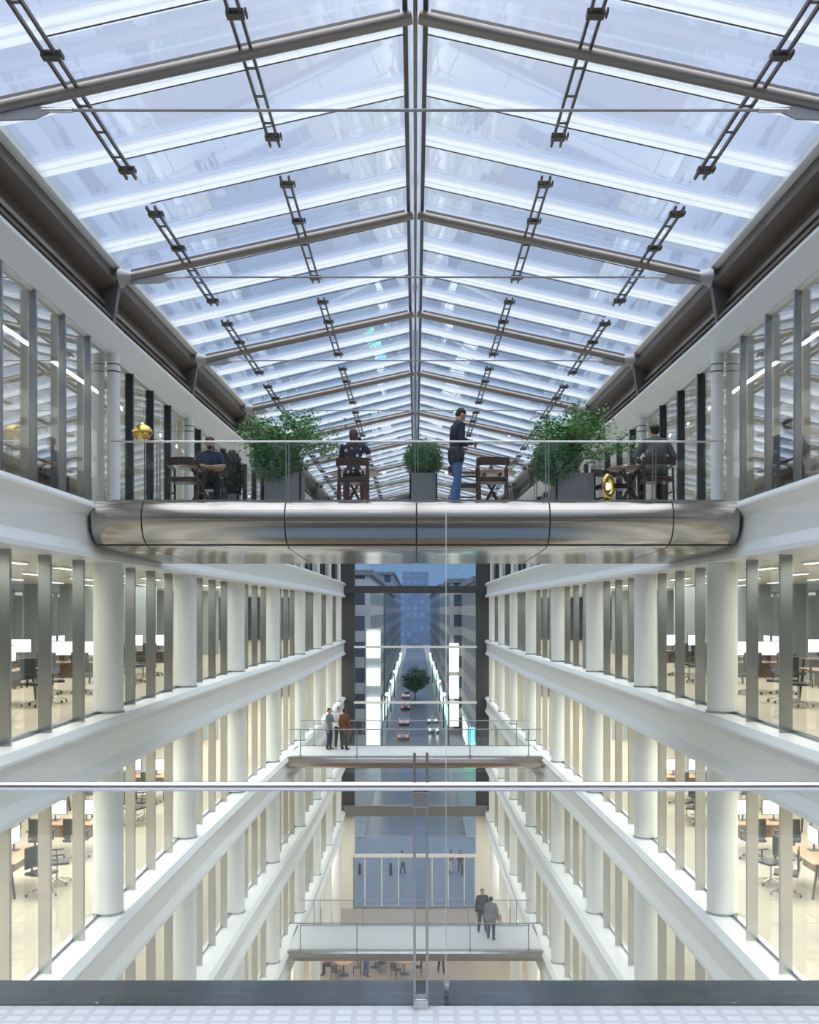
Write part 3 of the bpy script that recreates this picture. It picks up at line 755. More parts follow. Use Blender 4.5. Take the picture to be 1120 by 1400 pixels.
# gold lamps
o = thing('gold_floor_lamp', 'gold domed lamp on twin thin poles at the left of the bridge', 'lamp', (-4.84, 18.3, F[5]))
MB().lathe([(.16, 0), (.16, .015)], 24).build('base', BLACK, o, smooth=True)
for x in (-.0, .09): MB().tube((x, 0, 0), (x, 0, 1.15), .009, 8).build('pole', FIND, o)
MB().lathe([(.02, 1.12), (.11, 1.14), (.17, 1.22), (.18, 1.28), (.14, 1.36), (.06, 1.41), (.0, 1.42)], 32, (-.04, 0, 0)).build('lamp_shade', GOLD, o, smooth=True)
o = thing('gold_ring_lamp', 'gold oval ring lamp standing low at the right of the bridge', 'lamp', (3.5, 18.6, F[5]))
MB().lathe([(.12, 0), (.12, .02)], 24).build('base', BLACK, o, smooth=True)
R90 = Matrix.Rotation(PI/2, 3, 'X')
MB().torus((0, 0, .33), .13, .05, Matrix.Rotation(.5, 3, 'Z') @ Matrix.Diagonal((.8, 1, 1.35)) @ R90).build('ring', GOLD, o, smooth=True)
MB().tube((0, 0, .02), (0, 0, .14), .015, 8).build('stem', GOLD, o)
MB().ball((0, 0, .34), (.05, .03, .07)).build('bulb', mat('warm_bulb', (1, .85, .5), .4, emit=2), o, smooth=True)

# ---------------------------------------------------------------- people
def remesh(mb, name, m, parent, vox=.013, smooth=4):
    me = bpy.data.meshes.new('tmp'); me.from_pydata(mb.v, [], mb.f)
    o = bpy.data.objects.new('tmp', me); COL.objects.link(o)
    r = o.modifiers.new('r', 'REMESH'); r.mode = 'VOXEL'; r.voxel_size = vox
    sm = o.modifiers.new('s', 'SMOOTH'); sm.iterations = smooth; sm.factor = .5
    dg = bpy.context.evaluated_depsgraph_get()
    n = bpy.data.meshes.new_from_object(o.evaluated_get(dg)); bpy.data.objects.remove(o); bpy.data.meshes.remove(me)
    n.name = name; n.materials.clear(); n.materials.append(m); n.shade_smooth()
    q = bpy.data.objects.new(name, n); COL.objects.link(q); q.parent = parent; return q
V = Vector
def hand(mb, wrist, direction, palmn, curl, side):
    d = direction.normalized(); n = (palmn-d*palmn.dot(d)).normalized(); t = d.cross(n)*side
    c = wrist+d*.05
    R = Matrix((t, d, n)).transposed()
    mb.ball(c, (.038, .05, .016), 12, 8, R)
    for i, (off, ln) in enumerate(((-.03, .065), (-.01, .078), (.011, .072), (.031, .055))):
        a = c+d*.04+t*off; e1 = a+(d*math.cos(curl*.5)+n*math.sin(curl*.5))*ln*.5; e2 = e1+(d*math.cos(curl*1.3)+n*math.sin(curl*1.3))*ln*.5
        mb.caps(a, .0095, e1, .009, 8); mb.caps(e1, .009, e2, .0075, 8)
    a = c-t*.03-d*.02; e1 = a-t*.028+d*.028+n*.015; e2 = e1+d*.03+n*.012-t*.004
    mb.caps(a, .012, e1, .010, 8); mb.caps(e1, .010, e2, .008, 8)
SKIN = mat('skin_tan', (.52, .30, .21), .5, noise=.08, scale=20)
SKIN2 = mat('skin_brown', (.22, .11, .07), .5, noise=.08, scale=20)
def person(label, loc, rz, J, top, bottom, shoes, hair, skin=SKIN, sleeve=1.0, longcoat=0, dress=None, female=False, hat=None, longhair=False, beard=None, topname='jacket', vox=.013, curl=(.9, .9), scale=1, palm=None):
    """J: joints in local coordinates, the figure faces -Y. sleeve: 1 to the wrist, .5 to the elbow"""
    o = thing('person', label, 'person', loc, rz); o.scale = (scale,)*3
    b = MB(); P = {k: V(v) for k, v in J.items()}
    up = (P['neck']-P['pelvis']).normalized(); sw = .88 if female else 1
    # torso
    def torso(mb, g):
        R = Matrix.Rotation(0, 3, 'X'); ax = (P['shR']-P['shL']).normalized(); fw = ax.cross(up).normalized()
        M = Matrix((ax, fw, up)).transposed()
        mb.ball(P['pelvis'], (.155+g, .11+g, .12+g), 20, 12, M)
        mid = P['pelvis'].lerp(P['chest'], .5)
        mb.ball(mid, (.135*sw+g, .10+g, .17), 20, 12, M)
        mb.ball(P['chest'], (.165*sw+g, .115+g, .19+g), 20, 12, M)
        mb.caps(P['shL'].lerp(P['chest'], .3), .07+g, P['shR'].lerp(P['chest'], .3), .07+g, 14)
        mb.caps(P['chest'], .08+g, P['neck']-up*.02, .062+g, 14)
        mb.caps(P['shL'], .052+g, P['neck']-up*.03, .05+g, 12); mb.caps(P['shR'], .052+g, P['neck']-up*.03, .05+g, 12)
    torso(b, 0)
    for sd in 'LR':
        b.caps(P['sh'+sd], .05*sw, P['el'+sd], .039*sw, 12); b.caps(P['el'+sd], .039*sw, P['wr'+sd], .025, 12)
        b.caps(P['hip'+sd], .088, P['kn'+sd], .056, 14); b.caps(P['kn'+sd], .055, P['kn'+sd].lerp(P['an'+sd], .35), .056, 12); b.caps(P['kn'+sd].lerp(P['an'+sd], .35), .056, P['an'+sd], .036, 12)
        b.caps(P['an'+sd]-V((0, 0, .03)), .035, P['toe'+sd], .028, 10)
        dd = P['wr'+sd]-P['el'+sd]
        sg = 1 if sd == 'L' else -1
        pn = V(palm[sd]) if palm and sd in palm else V((-sg*.9, -.3, .1)) if abs(dd.normalized().z) > .6 else V((0, 0, -1))
        hand(b, P['wr'+sd], V(J['hd'+sd]) if 'hd'+sd in J else dd, pn, curl[0 if sd == 'L' else 1], sg)
    # head
    hc = P['head']; fd = V(J.get('face', (0, -1, 0))).normalized(); rt = V((0, 0, 1)).cross(fd).normalized(); hu = fd.cross(rt).normalized()
    HM = Matrix((rt, fd, hu)).transposed()
    b.caps(P['neck']-up*.03, .054, hc-hu*.05-fd*.02, .052, 12)
    b.ball(hc+hu*.02-fd*.008, (.075, .094, .095), 20, 14, HM)
    b.ball(hc-hu*.045+fd*.022, (.058, .068, .068), 18, 12, HM)
    b.caps(hc+hu*.012+fd*.083, .010, hc-hu*.022+fd*.103, .014, 8)
    b.caps(hc-hu*.056+fd*.085-rt*.018, .009, hc-hu*.056+fd*.085+rt*.018, .009, 8)
    b.caps(hc+hu*.030+fd*.080-rt*.045, .010, hc+hu*.030+fd*.080+rt*.045, .010, 8)
    for e in (-1, 1): b.ball(hc+rt*e*.077-fd*.005, (.010, .022, .032), 10, 8, HM)
    remesh(b, 'body', skin, o, vox=min(vox, .011))
    for e in (-1, 1): MB().ball(hc+rt*e*.03+hu*.010+fd*.084, (.011, .006, .007), 10, 8, HM).build('eye', mat('eye_dark', (.03, .02, .02), .2, noise=.1), o, smooth=True)
    # clothes
    c = MB(); g = .014 if not longcoat else .022
    torso(c, g)
    for sd in 'LR':
        el, wr = P['el'+sd], P['wr'+sd]
        if sleeve >= .9: c.caps(P['sh'+sd], .055+g, el, .045+g*.8, 12); c.caps(el, .045+g*.8, el.lerp(wr, .93), .032+g*.7, 12)
        else: c.caps(P['sh'+sd], .056+g, P['sh'+sd].lerp(el, .75), .048+g, 12)
        if longcoat or dress:
            c.caps(P['hip'+sd]+up*.05, .10+g, P['hip'+sd].lerp(P['kn'+sd], .18 if not dress else .85), (.098 if not dress else .10)+g, 14)
        if dress: c.caps(P['hipL'].lerp(P['knL'], .5), .1, P['hipR'].lerp(P['knR'], .5), .1, 12)
    c.ball(P['pelvis'], (.165+g, .122+g, .11+g), 20, 12)
    remesh(c, topname, top, o, vox=vox)
    # trousers
    if bottom:
        c = MB(); c.ball(P['pelvis']-V((0, 0, .02)), (.165, .12, .12), 20, 12)
        for sd in 'LR':
            kn, an = P['kn'+sd], P['an'+sd]
            c.caps(P['hip'+sd], .098, kn, .070, 14); c.caps(kn, .070, kn.lerp(an, .4), .066, 14); c.caps(kn.lerp(an, .4), .066, an+V((0, 0, .0)), .056, 14)
        remesh(c, 'trousers', bottom, o, vox=vox)
    for sd in 'LR':
        c = MB(); an, to = P['an'+sd], P['toe'+sd]
        c.caps(an-V((0, 0, .035)), .043, to, .036, 12)
        remesh(c, 'shoe', shoes, o, vox=.012)
    # hair
    if hair:
        h = MB()
        h.ball(hc+hu*.040-fd*.024, (.084, .094, .088), 20, 14, HM)
        if longhair:
            h.caps(hc-fd*.06, .075, P['neck']-fd*.06-up*.06, .06, 12)
        else: h.ball(hc-hu*.02-fd*.045, (.070, .058, .06), 16, 10, HM)
        remesh(h, 'hair', hair, o, vox=.012)
    if beard:
        h = MB(); h.ball(hc-hu*.075+fd*.045, (.055, .055, .045), 14, 10, HM); remesh(h, 'beard', beard, o, vox=.011)
    if hat:
        h = MB(); h.ball(hc+hu*.065-fd*.012, (.092, .105, .062), 20, 12, HM); h.ball(hc+hu*.045+fd*.10, (.065, .06, .012), 14, 8, HM)
        remesh(h, 'cap', hat, o, vox=.011)
    return o
def stand(armL=((.24, 0, 1.12), (.26, -.06, .86)), armR=((-.24, 0, 1.12), (-.26, -.06, .86)), legs=0.06, step=0.0, face=(0, -1, 0), lean=0.0, headdrop=0.0):
    J = dict(pelvis=(0, 0, .96), chest=(0, -lean*.5, 1.28), neck=(0, -lean*.8, 1.49), head=(0, -lean-.02-headdrop, 1.635), shL=(.18, -lean*.6, 1.42), shR=(-.18, -lean*.6, 1.42),
             elL=armL[0], wrL=armL[1], elR=armR[0], wrR=armR[1], hipL=(.09, 0, .90), hipR=(-.09, 0, .90),
             knL=(.10+legs*.3, -.02-step, .50), knR=(-.10-legs*.3, -.02+step*.3, .50), anL=(.10+legs, -step*1.3+.02, .085), anR=(-.10-legs, .03+step*1.2, .085),
             toeL=(.12+legs, -step*1.3-.13, .035), toeR=(-.12-legs, -.12+step*1.2, .035), face=face)
    return J
def sit(armL, armR, face=(0, -1, 0), lean=.05, knee=.44):
    J = dict(pelvis=(0, .02, .58), chest=(0, -lean*.6, .90), neck=(0, -lean, 1.11), head=(0, -lean*1.3-.02, 1.255), shL=(.18, -lean*.7, 1.04), shR=(-.18, -lean*.7, 1.04),
             elL=armL[0], wrL=armL[1], elR=armR[0], wrR=armR[1], hipL=(.10, -.02, .545), hipR=(-.10, -.02, .545),
             knL=(.15, -knee, .54), knR=(-.15, -knee, .54), anL=(.16, -knee+.03, .085), anR=(-.16, -knee+.05, .085),
             toeL=(.17, -knee-.12, .035), toeR=(-.17, -knee-.10, .035), face=face)
    return J
NAVY = mat('navy_jacket_cloth', (.012, .018, .035), .8, noise=.25, scale=30)
JEANS = mat('blue_denim', (.055, .13, .30), .85, noise=.35, scale=14)
BLUET = mat('dark_blue_tee', (.02, .035, .08), .85, noise=.2)
GREYT = mat('grey_tee', (.20, .22, .22), .85, noise=.15)
GREYJ = mat('grey_jacket_cloth', (.10, .115, .11), .85, noise=.25, scale=25)
DARKT = mat('dark_trousers', (.012, .013, .018), .85, noise=.2)
HAIRB = mat('dark_brown_hair', (.015, .010, .008), .6, noise=.4, scale=40)
HAIRR = mat('auburn_hair', (.045, .016, .012), .6, noise=.4, scale=40)
BROWNJ = mat('brown_jacket_cloth', (.13, .045, .02), .8, noise=.2)
WHITES = mat('white_shirt', (.72, .74, .75), .8, noise=.05)
PINKT = mat('pink_top', (.45, .17, .15), .8, noise=.1)
SHOED = mat('black_shoe_leather', (.012, .012, .012), .4, noise=.1)
SHOEB = mat('brown_shoe_leather', (.10, .045, .02), .45, noise=.1)
LBLUE = mat('light_blue_shirt', (.42, .52, .66), .8, noise=.08)
CAPG = mat('grey_cap_cloth', (.14, .13, .11), .85, noise=.2)
CAPR = mat('dark_red_cap', (.10, .02, .02), .8, noise=.2)
GREEN = mat('olive_trousers', (.04, .05, .03), .85, noise=.2)
YELLOW = mat('yellow_bag_leather', (.60, .33, .03), .45, noise=.1)
def floral():
    m = bpy.data.materials.new('floral_dress_cloth'); m.use_nodes = True; t = m.node_tree; b = t.nodes['Principled BSDF']
    tcn = t.nodes.new('ShaderNodeTexCoord'); v = t.nodes.new('ShaderNodeTexVoronoi'); v.inputs['Scale'].default_value = 11; t.links.new(tcn.outputs['Object'], v.inputs[0])
    r = t.nodes.new('ShaderNodeValToRGB'); r.color_ramp.elements[0].position = .28; r.color_ramp.elements[0].color = (.75, .66, .62, 1); r.color_ramp.elements[1].position = .34; r.color_ramp.elements[1].color = (.012, .016, .04, 1)
    t.links.new(v.outputs['Distance'], r.inputs[0]); t.links.new(r.outputs[0], b.inputs['Base Color']); b.inputs['Roughness'].default_value = .85; return m
FLORAL = floral()

# standing man, three-quarter back, looking right and down at his phone
pm = person('man standing in navy jacket and blue jeans looking down at a phone', (.74, 18.75, F[5]), PI*.60,
            stand(armL=((.23, -.02, 1.16), (.09, -.27, 1.14)), armR=((-.23, -.02, 1.16), (-.06, -.28, 1.13)), legs=.02, step=.06, face=(0, -1, -.75), lean=.06, headdrop=.02), NAVY, JEANS, SHOEB, HAIRB, longcoat=1, scale=1.02)
ph = MB().cbox((.0, -.355, 1.16), (.075, .14, .009), Matrix.Rotation(.5, 3, 'X')).build('phone', BLACK, bevel=.003)
ph.matrix_world = Matrix.Translation(pm.location) @ Matrix.Rotation(PI*.60, 4, 'Z') @ Matrix.Scale(1.02, 4)
tag(ph, 'dark phone held by the standing man', 'phone')
person('woman seen from behind seated in dark floral dress with hand at her head', (-1.12, 18.52, F[5]+.0), PI,
       sit(((.25, -.10, .80), (.14, -.34, .80)), ((-.26, -.20, .98), (-.09, -.11, 1.22)), lean=.04), FLORAL, mat('wine_leggings', (.16, .05, .05), .8, noise=.2), SHOED, HAIRR, sleeve=1, female=True, longhair=True, topname='dress', curl=(.8, .5), scale=1.0)
person('bearded man in dark red cap and dark blue tee seated facing the camera', (-3.92, 19.58, F[5]), .12,
       sit(((.27, -.12, .84), (.08, -.36, .79)), ((-.27, -.12, .84), (-.08, -.38, .79)), lean=.10), BLUET, DARKT, SHOED, HAIRB, sleeve=.5, hat=CAPR, beard=HAIRB, topname='tee_shirt', curl=(.5, .5))
person('man seen from behind seated in grey jacket and flat grey cap', (4.32, 18.42, F[5]), PI,
       sit(((.33, -.06, .80), (.20, -.32, .76)), ((-.33, -.06, .80), (-.20, -.32, .76)), lean=.03), GREYJ, DARKT, SHOED, HAIRB, longcoat=1, hat=CAPG, scale=1.06)
# behind the top floor glass
person('man in grey tee with folded arms seated behind the left top floor glass', (-6.96, 19.6, F[5]), .5,
       sit(((.27, -.10, .84), (-.02, -.27, .86)), ((-.27, -.10, .84), (.02, -.25, .82)), lean=.02), GREYT, DARKT, SHOED, mat('pale_grey_hair', (.3, .28, .25), .6, noise=.2), sleeve=.5, topname='tee_shirt', curl=(.5, .5), scale=1.02)
person('man with dark cap seated behind the right top floor glass facing away', (6.6, 18.2, F[5]), PI*.85,
       sit(((.27, -.10, .84), (.15, -.34, .78)), ((-.27, -.10, .84), (-.15, -.34, .78))), GREYJ, DARKT, SHOED, HAIRB, hat=CAPR, scale=1.1)
person('person leaning forward seated at the far right behind the top floor glass', (7.9, 20.4, F[5]), -PI*.3,
       sit(((.27, -.14, .80), (.12, -.36, .78)), ((-.27, -.14, .80), (-.12, -.36, .78)), lean=.16), WHITES, DARKT, SHOED, HAIRR, female=True, topname='shirt')
a = armchair('dark wooden chair behind the left top floor glass', (-6.96, 19.62, F[5]), .5)
armchair('dark wooden chair under the man behind the right top floor glass', (6.6, 18.2, F[5]), PI*.85)
armchair('dark wooden chair at the far right behind the top floor glass', (7.9, 20.4, F[5]), -PI*.3)
round_table('round oak table before the man behind the left glass', (-6.8, 18.95, F[5]), .34)
# lower bridge trio
zb = F[3]
person('person in grey tee and navy trousers standing on the upper lower footbridge', (-3.65, 43.4, zb), -.4+PI*.5,
       stand(armL=((.24, -.08, 1.15), (.12, -.28, 1.2)), legs=.03), GREYT, mat('navy_trousers', (.02, .03, .09), .8, noise=.2), SHOEB, HAIRB, sleeve=.5, topname='tee_shirt', vox=.018)
person('person in white shirt standing between two others on the footbridge', (-3.28, 43.9, zb), .3,
       stand(armR=((-.24, -.08, 1.15), (-.12, -.28, 1.2)), legs=.03), WHITES, DARKT, SHOED, HAIRB, topname='shirt', vox=.018)
person('person in brown jacket and dark green trousers standing nearest the street window', (-3.0, 43.3, zb), PI*.8,
       stand(legs=.03), BROWNJ, GREEN, SHOED, HAIRB, skin=SKIN2, longcoat=1, vox=.018)
zb = F[1]
person('person in dark suit standing on the lowest footbridge facing the camera', (2.85, 43.6, zb), .15,
       stand(armL=((.25, -.05, 1.14), (.14, -.22, 1.0)), legs=.03, step=.05), mat('charcoal_suit', (.02, .02, .025), .8, noise=.2), DARKT, SHOED, HAIRB, longcoat=1, vox=.018, scale=1.05)
person('person in grey jacket with yellow bag seen from behind on the lowest footbridge', (3.15, 42.6, zb), PI*.9,
       stand(legs=.03, step=.06), GREYT, DARKT, SHOED, HAIRB, longcoat=1, vox=.018, scale=1.02)
bg_ = thing('shoulder_bag', 'yellow bag at the hip of the person in grey on the lowest footbridge', 'bag', (3.52, 42.62, zb+.75))
MB().box(-.05, .05, -.16, .16, 0, .26).build('body', YELLOW, bg_, bevel=.02)
MB().path([(0, -.13, .25), (-.1, -.06, .6), (-.1, .06, .6), (0, .13, .25)], .008).build('strap', YELLOW, bg_)

# ---------------------------------------------------------------- lobby life
def proto(fn): return fn()
def cafe_chair(label, loc, rz, group):
    o = thing('lobby_chair', label, 'chair', loc, rz, group)
    MB().box(-.22, .22, -.22, .22, .42, .46).build('seat', BLACK, o, bevel=.01)
    MB().box(-.21, .21, .20, .23, .55, .85).build('backrest', BLACK, o, bevel=.01)
    for x in (-.2, .2):
        for y in (-.2, .2): MB().beam((x, y, 0), (x, y, .42 if y < 0 else .85), .025, .025, (1, 0, 0)).build('leg', FIND, o)
    return o
def cafe_table(label, loc, group):
    o = thing('lobby_table', label, 'table', loc, 0, group)
    MB().lathe([(.5, .70), (.5, .74)], 28).build('tabletop', OAK, o, smooth=True)
    MB().lathe([(.28, 0), (.28, .02), (.03, .05), (.03, .70)], 20).build('pedestal', FIND, o, smooth=True)
    return o
c0 = t0 = None
spots = [(-4.0, 57.2), (-2.3, 58.5), (-.9, 60), (-2.9, 61.5), (-.6, 57.4), (2.6, 61.5), (-4.2, 59.8)]
for i, (x, y) in enumerate(spots):
    lab = 'round oak lobby table, %s of the tables below the lowest bridge' % ORD[i]
    if t0 is None: t0 = cafe_table(lab, (x, y, 0), 'round lobby tables')
    else: dup(t0, (x, y, 0), None, lab)
    for j in range(3):
        a = j*2.1+i; loc = (x+.75*math.cos(a), y+.75*math.sin(a), 0); rz = a-PI/2
        lab = 'black chair %s around the %s lobby table' % (ORD[j], ORD[i])
        if c0 is None: c0 = cafe_chair(lab, loc, rz, 'black chairs around the lobby tables')
        else: dup(c0, loc, rz, lab)
person('person in light blue shirt and dark blue trousers standing among the lobby tables', (-2.75, 57.0, 0), PI*.7, stand(armL=((.24, -.1, 1.15), (.1, -.3, 1.1))), LBLUE, mat('violet_trousers', (.05, .05, .16), .8, noise=.2), SHOED, HAIRB, vox=.02, topname='shirt')
person('person in black coat walking alone across the lobby toward the street', (1.45, 57.5, 0), PI, stand(step=.12), DARKT, DARKT, SHOED, HAIRB, longcoat=1, vox=.02)
person('person in pink top seated at the left lobby table', (-4.7, 57.3, 0), -PI/2, sit(((.27, -.12, .84), (.08, -.36, .79)), ((-.27, -.12, .84), (-.08, -.38, .79))), PINKT, DARKT, SHOED, HAIRB, vox=.02)
person('person in white shirt seated at the central lobby table', (-1.6, 60.2, 0), -PI/2, sit(((.27, -.12, .84), (.08, -.36, .79)), ((-.27, -.12, .84), (-.08, -.38, .79))), WHITES, DARKT, SHOED, HAIRB, vox=.02, topname='shirt')

# ---------------------------------------------------------------- offices
def desk(kind):
    o = thing('office_desk', 'x', 'desk')
    m = DESKW if kind == 'brown' else OAK
    MB().box(-.4, .4, -.8, .8, .71, .74).build('desktop', m, o, bevel=.006)
    MB().box(-.02, .02, -.7, .7, .35, .70).build('modesty_panel', m, o)
    for y in (-.72, .72):
        for x in (-.32, .32): MB().beam((x*1.1, y, 0), (x*.8, y, .71), .04, .04, (0, 1, 0)).build('leg', BLACK, o)
    return o
def monitor():
    o = thing('monitor', 'x', 'monitor')
    MB().box(-.11, .11, -.10, .10, 0, .015).build('base', BLACK, o)
    MB().tube((0, 0, .01), (0, 0, .2), .02, 10).build('stand', BLACK, o)
    MB().box(-.02, .02, -.29, .29, .14, .50).build('bezel', BLACK, o, bevel=.005)
    for sg in (-1,): MB().box(-.024, -.0205, -.275, .275, .155, .485).build('screen', SCREEN, o)
    return o
def task_chair():
    o = thing('office_chair', 'x', 'office chair')
    MB().box(-.24, .24, -.24, .24, .44, .50).build('seat', BLACK, o, bevel=.02)
    MB().box(-.22, .22, .22, .26, .55, 1.0).build('backrest', BLACK, o, bevel=.02)
    MB().tube((0, 0, .08), (0, 0, .45), .025, 10).build('gas_column', STEEL, o)
    for k in range(5):
        a = 2*PI*k/5; x, y = math.cos(a)*.3, math.sin(a)*.3
        MB().beam((0, 0, .12), (x, y, .07), .03, .03).build('foot_arm', STEEL, o)
        MB().ball((x, y, .035), (.035, .02, .035), 10, 6).build('caster', BLACK, o)
    MB().tube((0, .24, .45), (0, .26, .62), .02, 8).build('back_support', STEEL, o)
    for x in (-.28, .28): MB().beam((x, -.15, .68), (x, .15, .68), .05, .025).beam((x, 0, .45), (x, 0, .68), .02, .03, (1, 0, 0)).build('armrest', BLACK, o)
    return o
D = {'brown': desk('brown'), 'oak': desk('oak')}; MO = monitor(); CH = task_chair()
used = {}
def place(pr, key, loc, rz, label, group):
    if key not in used:
        used[key] = 1; pr.location = loc; pr.rotation_euler = (0, 0, rz); pr['label'] = label; pr['group'] = group; return pr
    return dup(pr, loc, rz, label, group)
rnd = random.Random(3)
for s in (-1, 1):
    for lv in (4, 3):
        n = 0
        rows = [(8.3, 18.2), (8.6, 21.6), (8.3, 25.0), (8.5, 28.6), (8.4, 32.0), (10.7, 22.8), (10.9, 26.8), (10.6, 30.8)]
        for w, d in rows:
            n += 1; z = F[lv]; kind = 'brown' if lv == 4 else 'oak'; w2 = w+rnd.uniform(-.15, .15)
            wh = '%s offices, %s' % (SIDE[s], LEVEL_WORDS[lv])
            pos = '%s %s' % ((ORD[n-1], 'by the glass') if n < 6 else (ORD[n-6], 'deep inside'))
            place(D[kind], kind, (s*w2, d, z), PI/2 if n % 2 else 0, '%s desk, %s, %s' % ('brown' if lv == 4 else 'oak', pos, wh), 'desks in the offices')
            for j, e in enumerate((-.38, .38)):
                if n % 2: ml, rz = (s*w2+e, d+.12, z+.74), PI/2
                else: ml, rz = (s*w2+s*.1, d+e, z+.74), 0 if s > 0 else PI
                wch = ('%s' % ('atrium side' if e*s < 0 else 'wall side')) if n % 2 else ('nearer' if e < 0 else 'farther')
                place(MO, 'm', ml, rz, '%s monitor, desk %s, %s' % (wch, pos, wh), 'glowing monitors on the office desks')
                if n % 2: cl, cz = (s*w2+e*1.1, d-.75, z), PI-.3*e
                else: cl, cz = (s*w2-s*.8, d+e*1.2, z), (PI/2 if s < 0 else -PI/2)+e
                place(CH, 'c', cl, cz, '%s chair, desk %s, %s' % (wch, pos, wh), 'black office chairs')

# ---------------------------------------------------------------- street beyond the end window
struct('road', MB().box(-9.0, 9.0, END+22, 900, -.3, -.05), ASPH, 'wet dark asphalt street beyond the end window', 'road')
struct('ground', MB().box(-60, 60, END+.5, END+22, -.3, -.02), mat('plaza_stone', (.07, .10, .135), .45, noise=.45, scale=.8), 'blue grey stone plaza outside the entrance', 'plaza')
for s in (-1, 1):
    struct('pavement_%s' % SIDE[s], MB().box(*sorted((s*4.6, s*60)), END+22, 900, -.3, 0.02), PAVE, 'grey pavement on the %s of the street' % SIDE[s], 'pavement')
SHOP = mat('shop_window_glow', (1, .97, .85), .4, emit=1.25)
SHOP2 = mat('green_sign_glow', (.15, .85, .45), .4, emit=2.0)
SHOP3 = mat('blue_sign_glow', (.2, .6, 1.0), .4, emit=2.0)
bl = [(-1, 96, 132, 8.4, 24, (.20, .22, .24)), (-1, 134, 190, 5.9, 25, (.36, .38, .38)), (-1, 192, 270, 5.6, 24, (.13, .16, .20)), (-1, 272, 420, 5.8, 30, (.16, .20, .27)),
      (1, 96, 126, 8.6, 26, (.42, .38, .32)), (1, 128, 168, 7.6, 24, (.30, .29, .26)), (1, 170, 240, 5.7, 25, (.34, .34, .32)), (1, 242, 420, 5.9, 26, (.16, .20, .26))]
for i, (s, a, b, w, h, c) in enumerate(bl):
    o = thing('street_building', '%s building on the %s of the street, %s from the window' % (('tall', 'pale', 'grey', 'hazy')[i % 4], SIDE[s], ORD[i % 4]), 'building', (s*w, a, 0))
    x0, x1 = sorted((0, s*16))
    MB().box(x0, x1, 0, b-a, 0, h).build('facade', facade_mat('facade_%d' % i, c, (.03, .05, .08), 3.2, 3.4, 0), o)
    MB().box(*sorted((-s*.4, s*16)), -.3, b-a+.3, h, h+.7).build('cornice', PAVE, o)
    MB().box(*sorted((-s*.15, s*.5)), 0, b-a, 3.9, 4.5).build('sign_band', WHITE, o)
    n = int((b-a)/7)
    for k in range(n):
        y0 = k*7+.6
        m = SHOP if (k*7+i*3) % 5 else (SHOP2 if s > 0 else SHOP3)
        MB().box(*sorted((-s*.10, s*.02)), y0, y0+5.6, .5, 3.7).build('shop_window', m, o)
    if i == 6:
        for z0, z1 in ((1.2, 5.4), (5.8, 9.6), (10.2, 15.0)): MB().box(*sorted((-s*.1, s*1.5)), -.7, -.3, z0, z1).build('lit_sign', SHOP, o)
    # glowing upper signs and end wall windows
    if i == 1:
        for z0, z1 in ((.4, 4.6), (4.8, 9.0), (10.6, 12.8), (14.2, 17.6)): MB().box(*sorted((-s*1.25, s*.45)), -.6, -.2, z0, z1).build('lit_sign', SHOP, o)
        MB().box(*sorted((-s*1.4, s*.6)), -.2, -.05, 0, 18).build('sign_tower', WHITE, o)
    if i == 5:
        MB().box(*sorted((-s*1.5, -s*.1)), .5, 1.2, .6, 3.4).build('lit_sign', SHOP2, o)
        MB().box(*sorted((-s*1.0, s*.2)), 2.5, 3.2, 3.5, 5.4).build('lit_sign', SHOP3, o)
    if i == 4: 
        pass
o = thing('distant_tower', 'hazy blue tower closing the far end of the street', 'building', (2, 620, 0))
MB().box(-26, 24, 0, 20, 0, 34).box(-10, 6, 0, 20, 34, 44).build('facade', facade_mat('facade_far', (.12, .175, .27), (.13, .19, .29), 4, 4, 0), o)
tree2('green street tree standing in mid street beyond the cars', (0.1, 240, 0), 2.2, (0, 0, 4.4), (3.0, 3.0, 3.0), 80, 80, 41, m=mat('street_leaf', (.06, .15, .11), .6, noise=.4, scale=1), sz=.5, name='street_tree', r0=.2)
lamp0 = None
n = 0
for s in (-1, 1):
    for y in (150, 178, 206, 240, 290):
        n += 1; loc = (s*4.9, y, 0); lab = 'street lamp with glowing head on the %s pavement, %s from the window' % (SIDE[s], ORD[(n-1) % 5])
        if lamp0 is None:
            lamp0 = thing('street_lamp', lab, 'street lamp', loc, 0 if s < 0 else PI, 'street lamps along the pavement')
            MB().cone((0, 0, 0), .12, (0, 0, 8), .07, 8).build('pole', FIND, lamp0)
            MB().tube((0, 0, 7.9), (.6, 0, 8.2), .05, 8).build('arm', FIND, lamp0)
            MB().ball((.75, 0, 8.1), (.28, .25, .25)).build('lamp_head', mat('street_lamp_glow', (1, .93, .75), .4, emit=14), lamp0, smooth=True)
        else: dup(lamp0, loc, 0 if s < 0 else PI, lab)
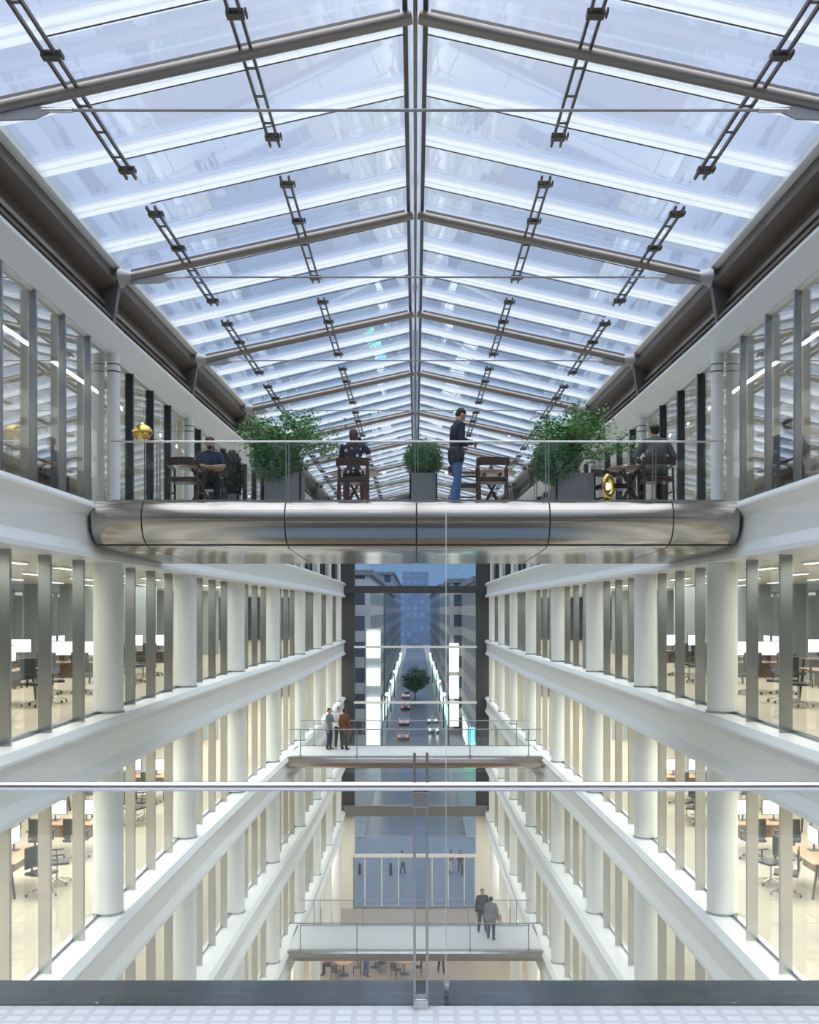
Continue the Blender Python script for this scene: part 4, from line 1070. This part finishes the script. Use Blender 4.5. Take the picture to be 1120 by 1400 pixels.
def car(label, loc, rz, paint, tail):
    o = thing('car', label, 'car', loc, rz)
    sec = [(-2.2, .45, .75, .80), (-2.1, .35, .95, .86), (-1.3, .28, 1.0, .90), (.9, .28, .98, .90), (1.9, .30, .85, .86), (2.2, .4, .7, .76)]
    MB().sweep([[(-w, y, z0), (-w, y, z1-.1), (-w+.1, y, z1), (w-.1, y, z1), (w, y, z1-.1), (w, y, z0)] for y, z0, z1, w in sec]).build('body', paint, o, smooth=True, fix=True)
    sec = [(-1.9, .96, .98, .78), (-1.2, .95, 1.42, .68), (.2, .95, 1.45, .68), (1.05, .94, .99, .78)]
    MB().sweep([[(-.8, y, z0), (-w, y, z1), (w, y, z1), (.8, y, z0)] for y, z0, z1, w in sec]).build('cabin', mat('car_glass', (.03, .04, .05), .1, noise=.05), o, fix=True)
    for x in (-.8, .8):
        for y in (-1.35, 1.35): MB().tube((x-.1, y, .32), (x+.1, y, .32), .32, 18).build('wheel', BLACK, o, smooth=True)
    for x in (-.62, .62):
        MB().box(x-.18, x+.18, -2.24, -2.16, .62, .78).build('tail_light' if tail else 'headlight', mat('tail_glow', (1, .1, .05), .4, emit=4) if tail else mat('head_glow', (1, .95, .85), .4, emit=20), o)
    return o
CP = [mat('silver_car_paint', (.45, .47, .5), .3, .4, noise=.03), mat('white_car_paint', (.75, .77, .8), .3, noise=.03), mat('blue_car_paint', (.05, .1, .2), .3, .3, noise=.03)]
car('white car with headlights on, nearest on the right lane of the street', (3.0, 172, -.05), 0, CP[1], False)
car('silver car behind the nearest white car in the street', (3.1, 186, -.05), 0, CP[0], False)
car('silver car driving away, nearest on the left lane of the street', (-1.9, 163, -.05), 0, CP[0], True)
car('white car driving away, second on the left lane of the street', (-2.0, 184, -.05), 0, CP[1], True)
car('dark blue car driving away, third on the left lane of the street', (-2.0, 212, -.05), 0, CP[2], True)
car('white van like car far off on the left lane of the street', (-2.2, 240, -.05), 0, CP[1], True)
bo = None
for i, x in enumerate((-4.3, -1.9, .9, 3.6)):
    lab = 'dark bollard on the plaza, %s from the left' % ORD[i]
    if bo is None:
        bo = tag(MB().lathe([(.11, 0), (.11, .8), (.07, .9), (0, .92)], 16).build('bollard', BLACK, smooth=True), lab, 'bollard', 'dark bollards on the plaza'); bo.location = (x, 79, -.02)
    else: dup(bo, (x, 79, -.02), None, lab)
person('person in cream top and dark trousers walking outside the entrance', (-1.0, 79.5, -.02), 1.2, stand(step=.1), mat('cream_top', (.6, .5, .35), .8, noise=.1), DARKT, SHOED, HAIRB, vox=.02)
person('person in pink and white clothes standing outside the entrance', (2.75, 79.8, -.02), -.8, stand(step=.08), PINKT, WHITES, SHOED, HAIRB, vox=.02)
person('person in brown coat standing outside the entrance at the right', (3.5, 79.8, -.02), .5, stand(), BROWNJ, DARKT, SHOED, HAIRB, longcoat=1, vox=.02)
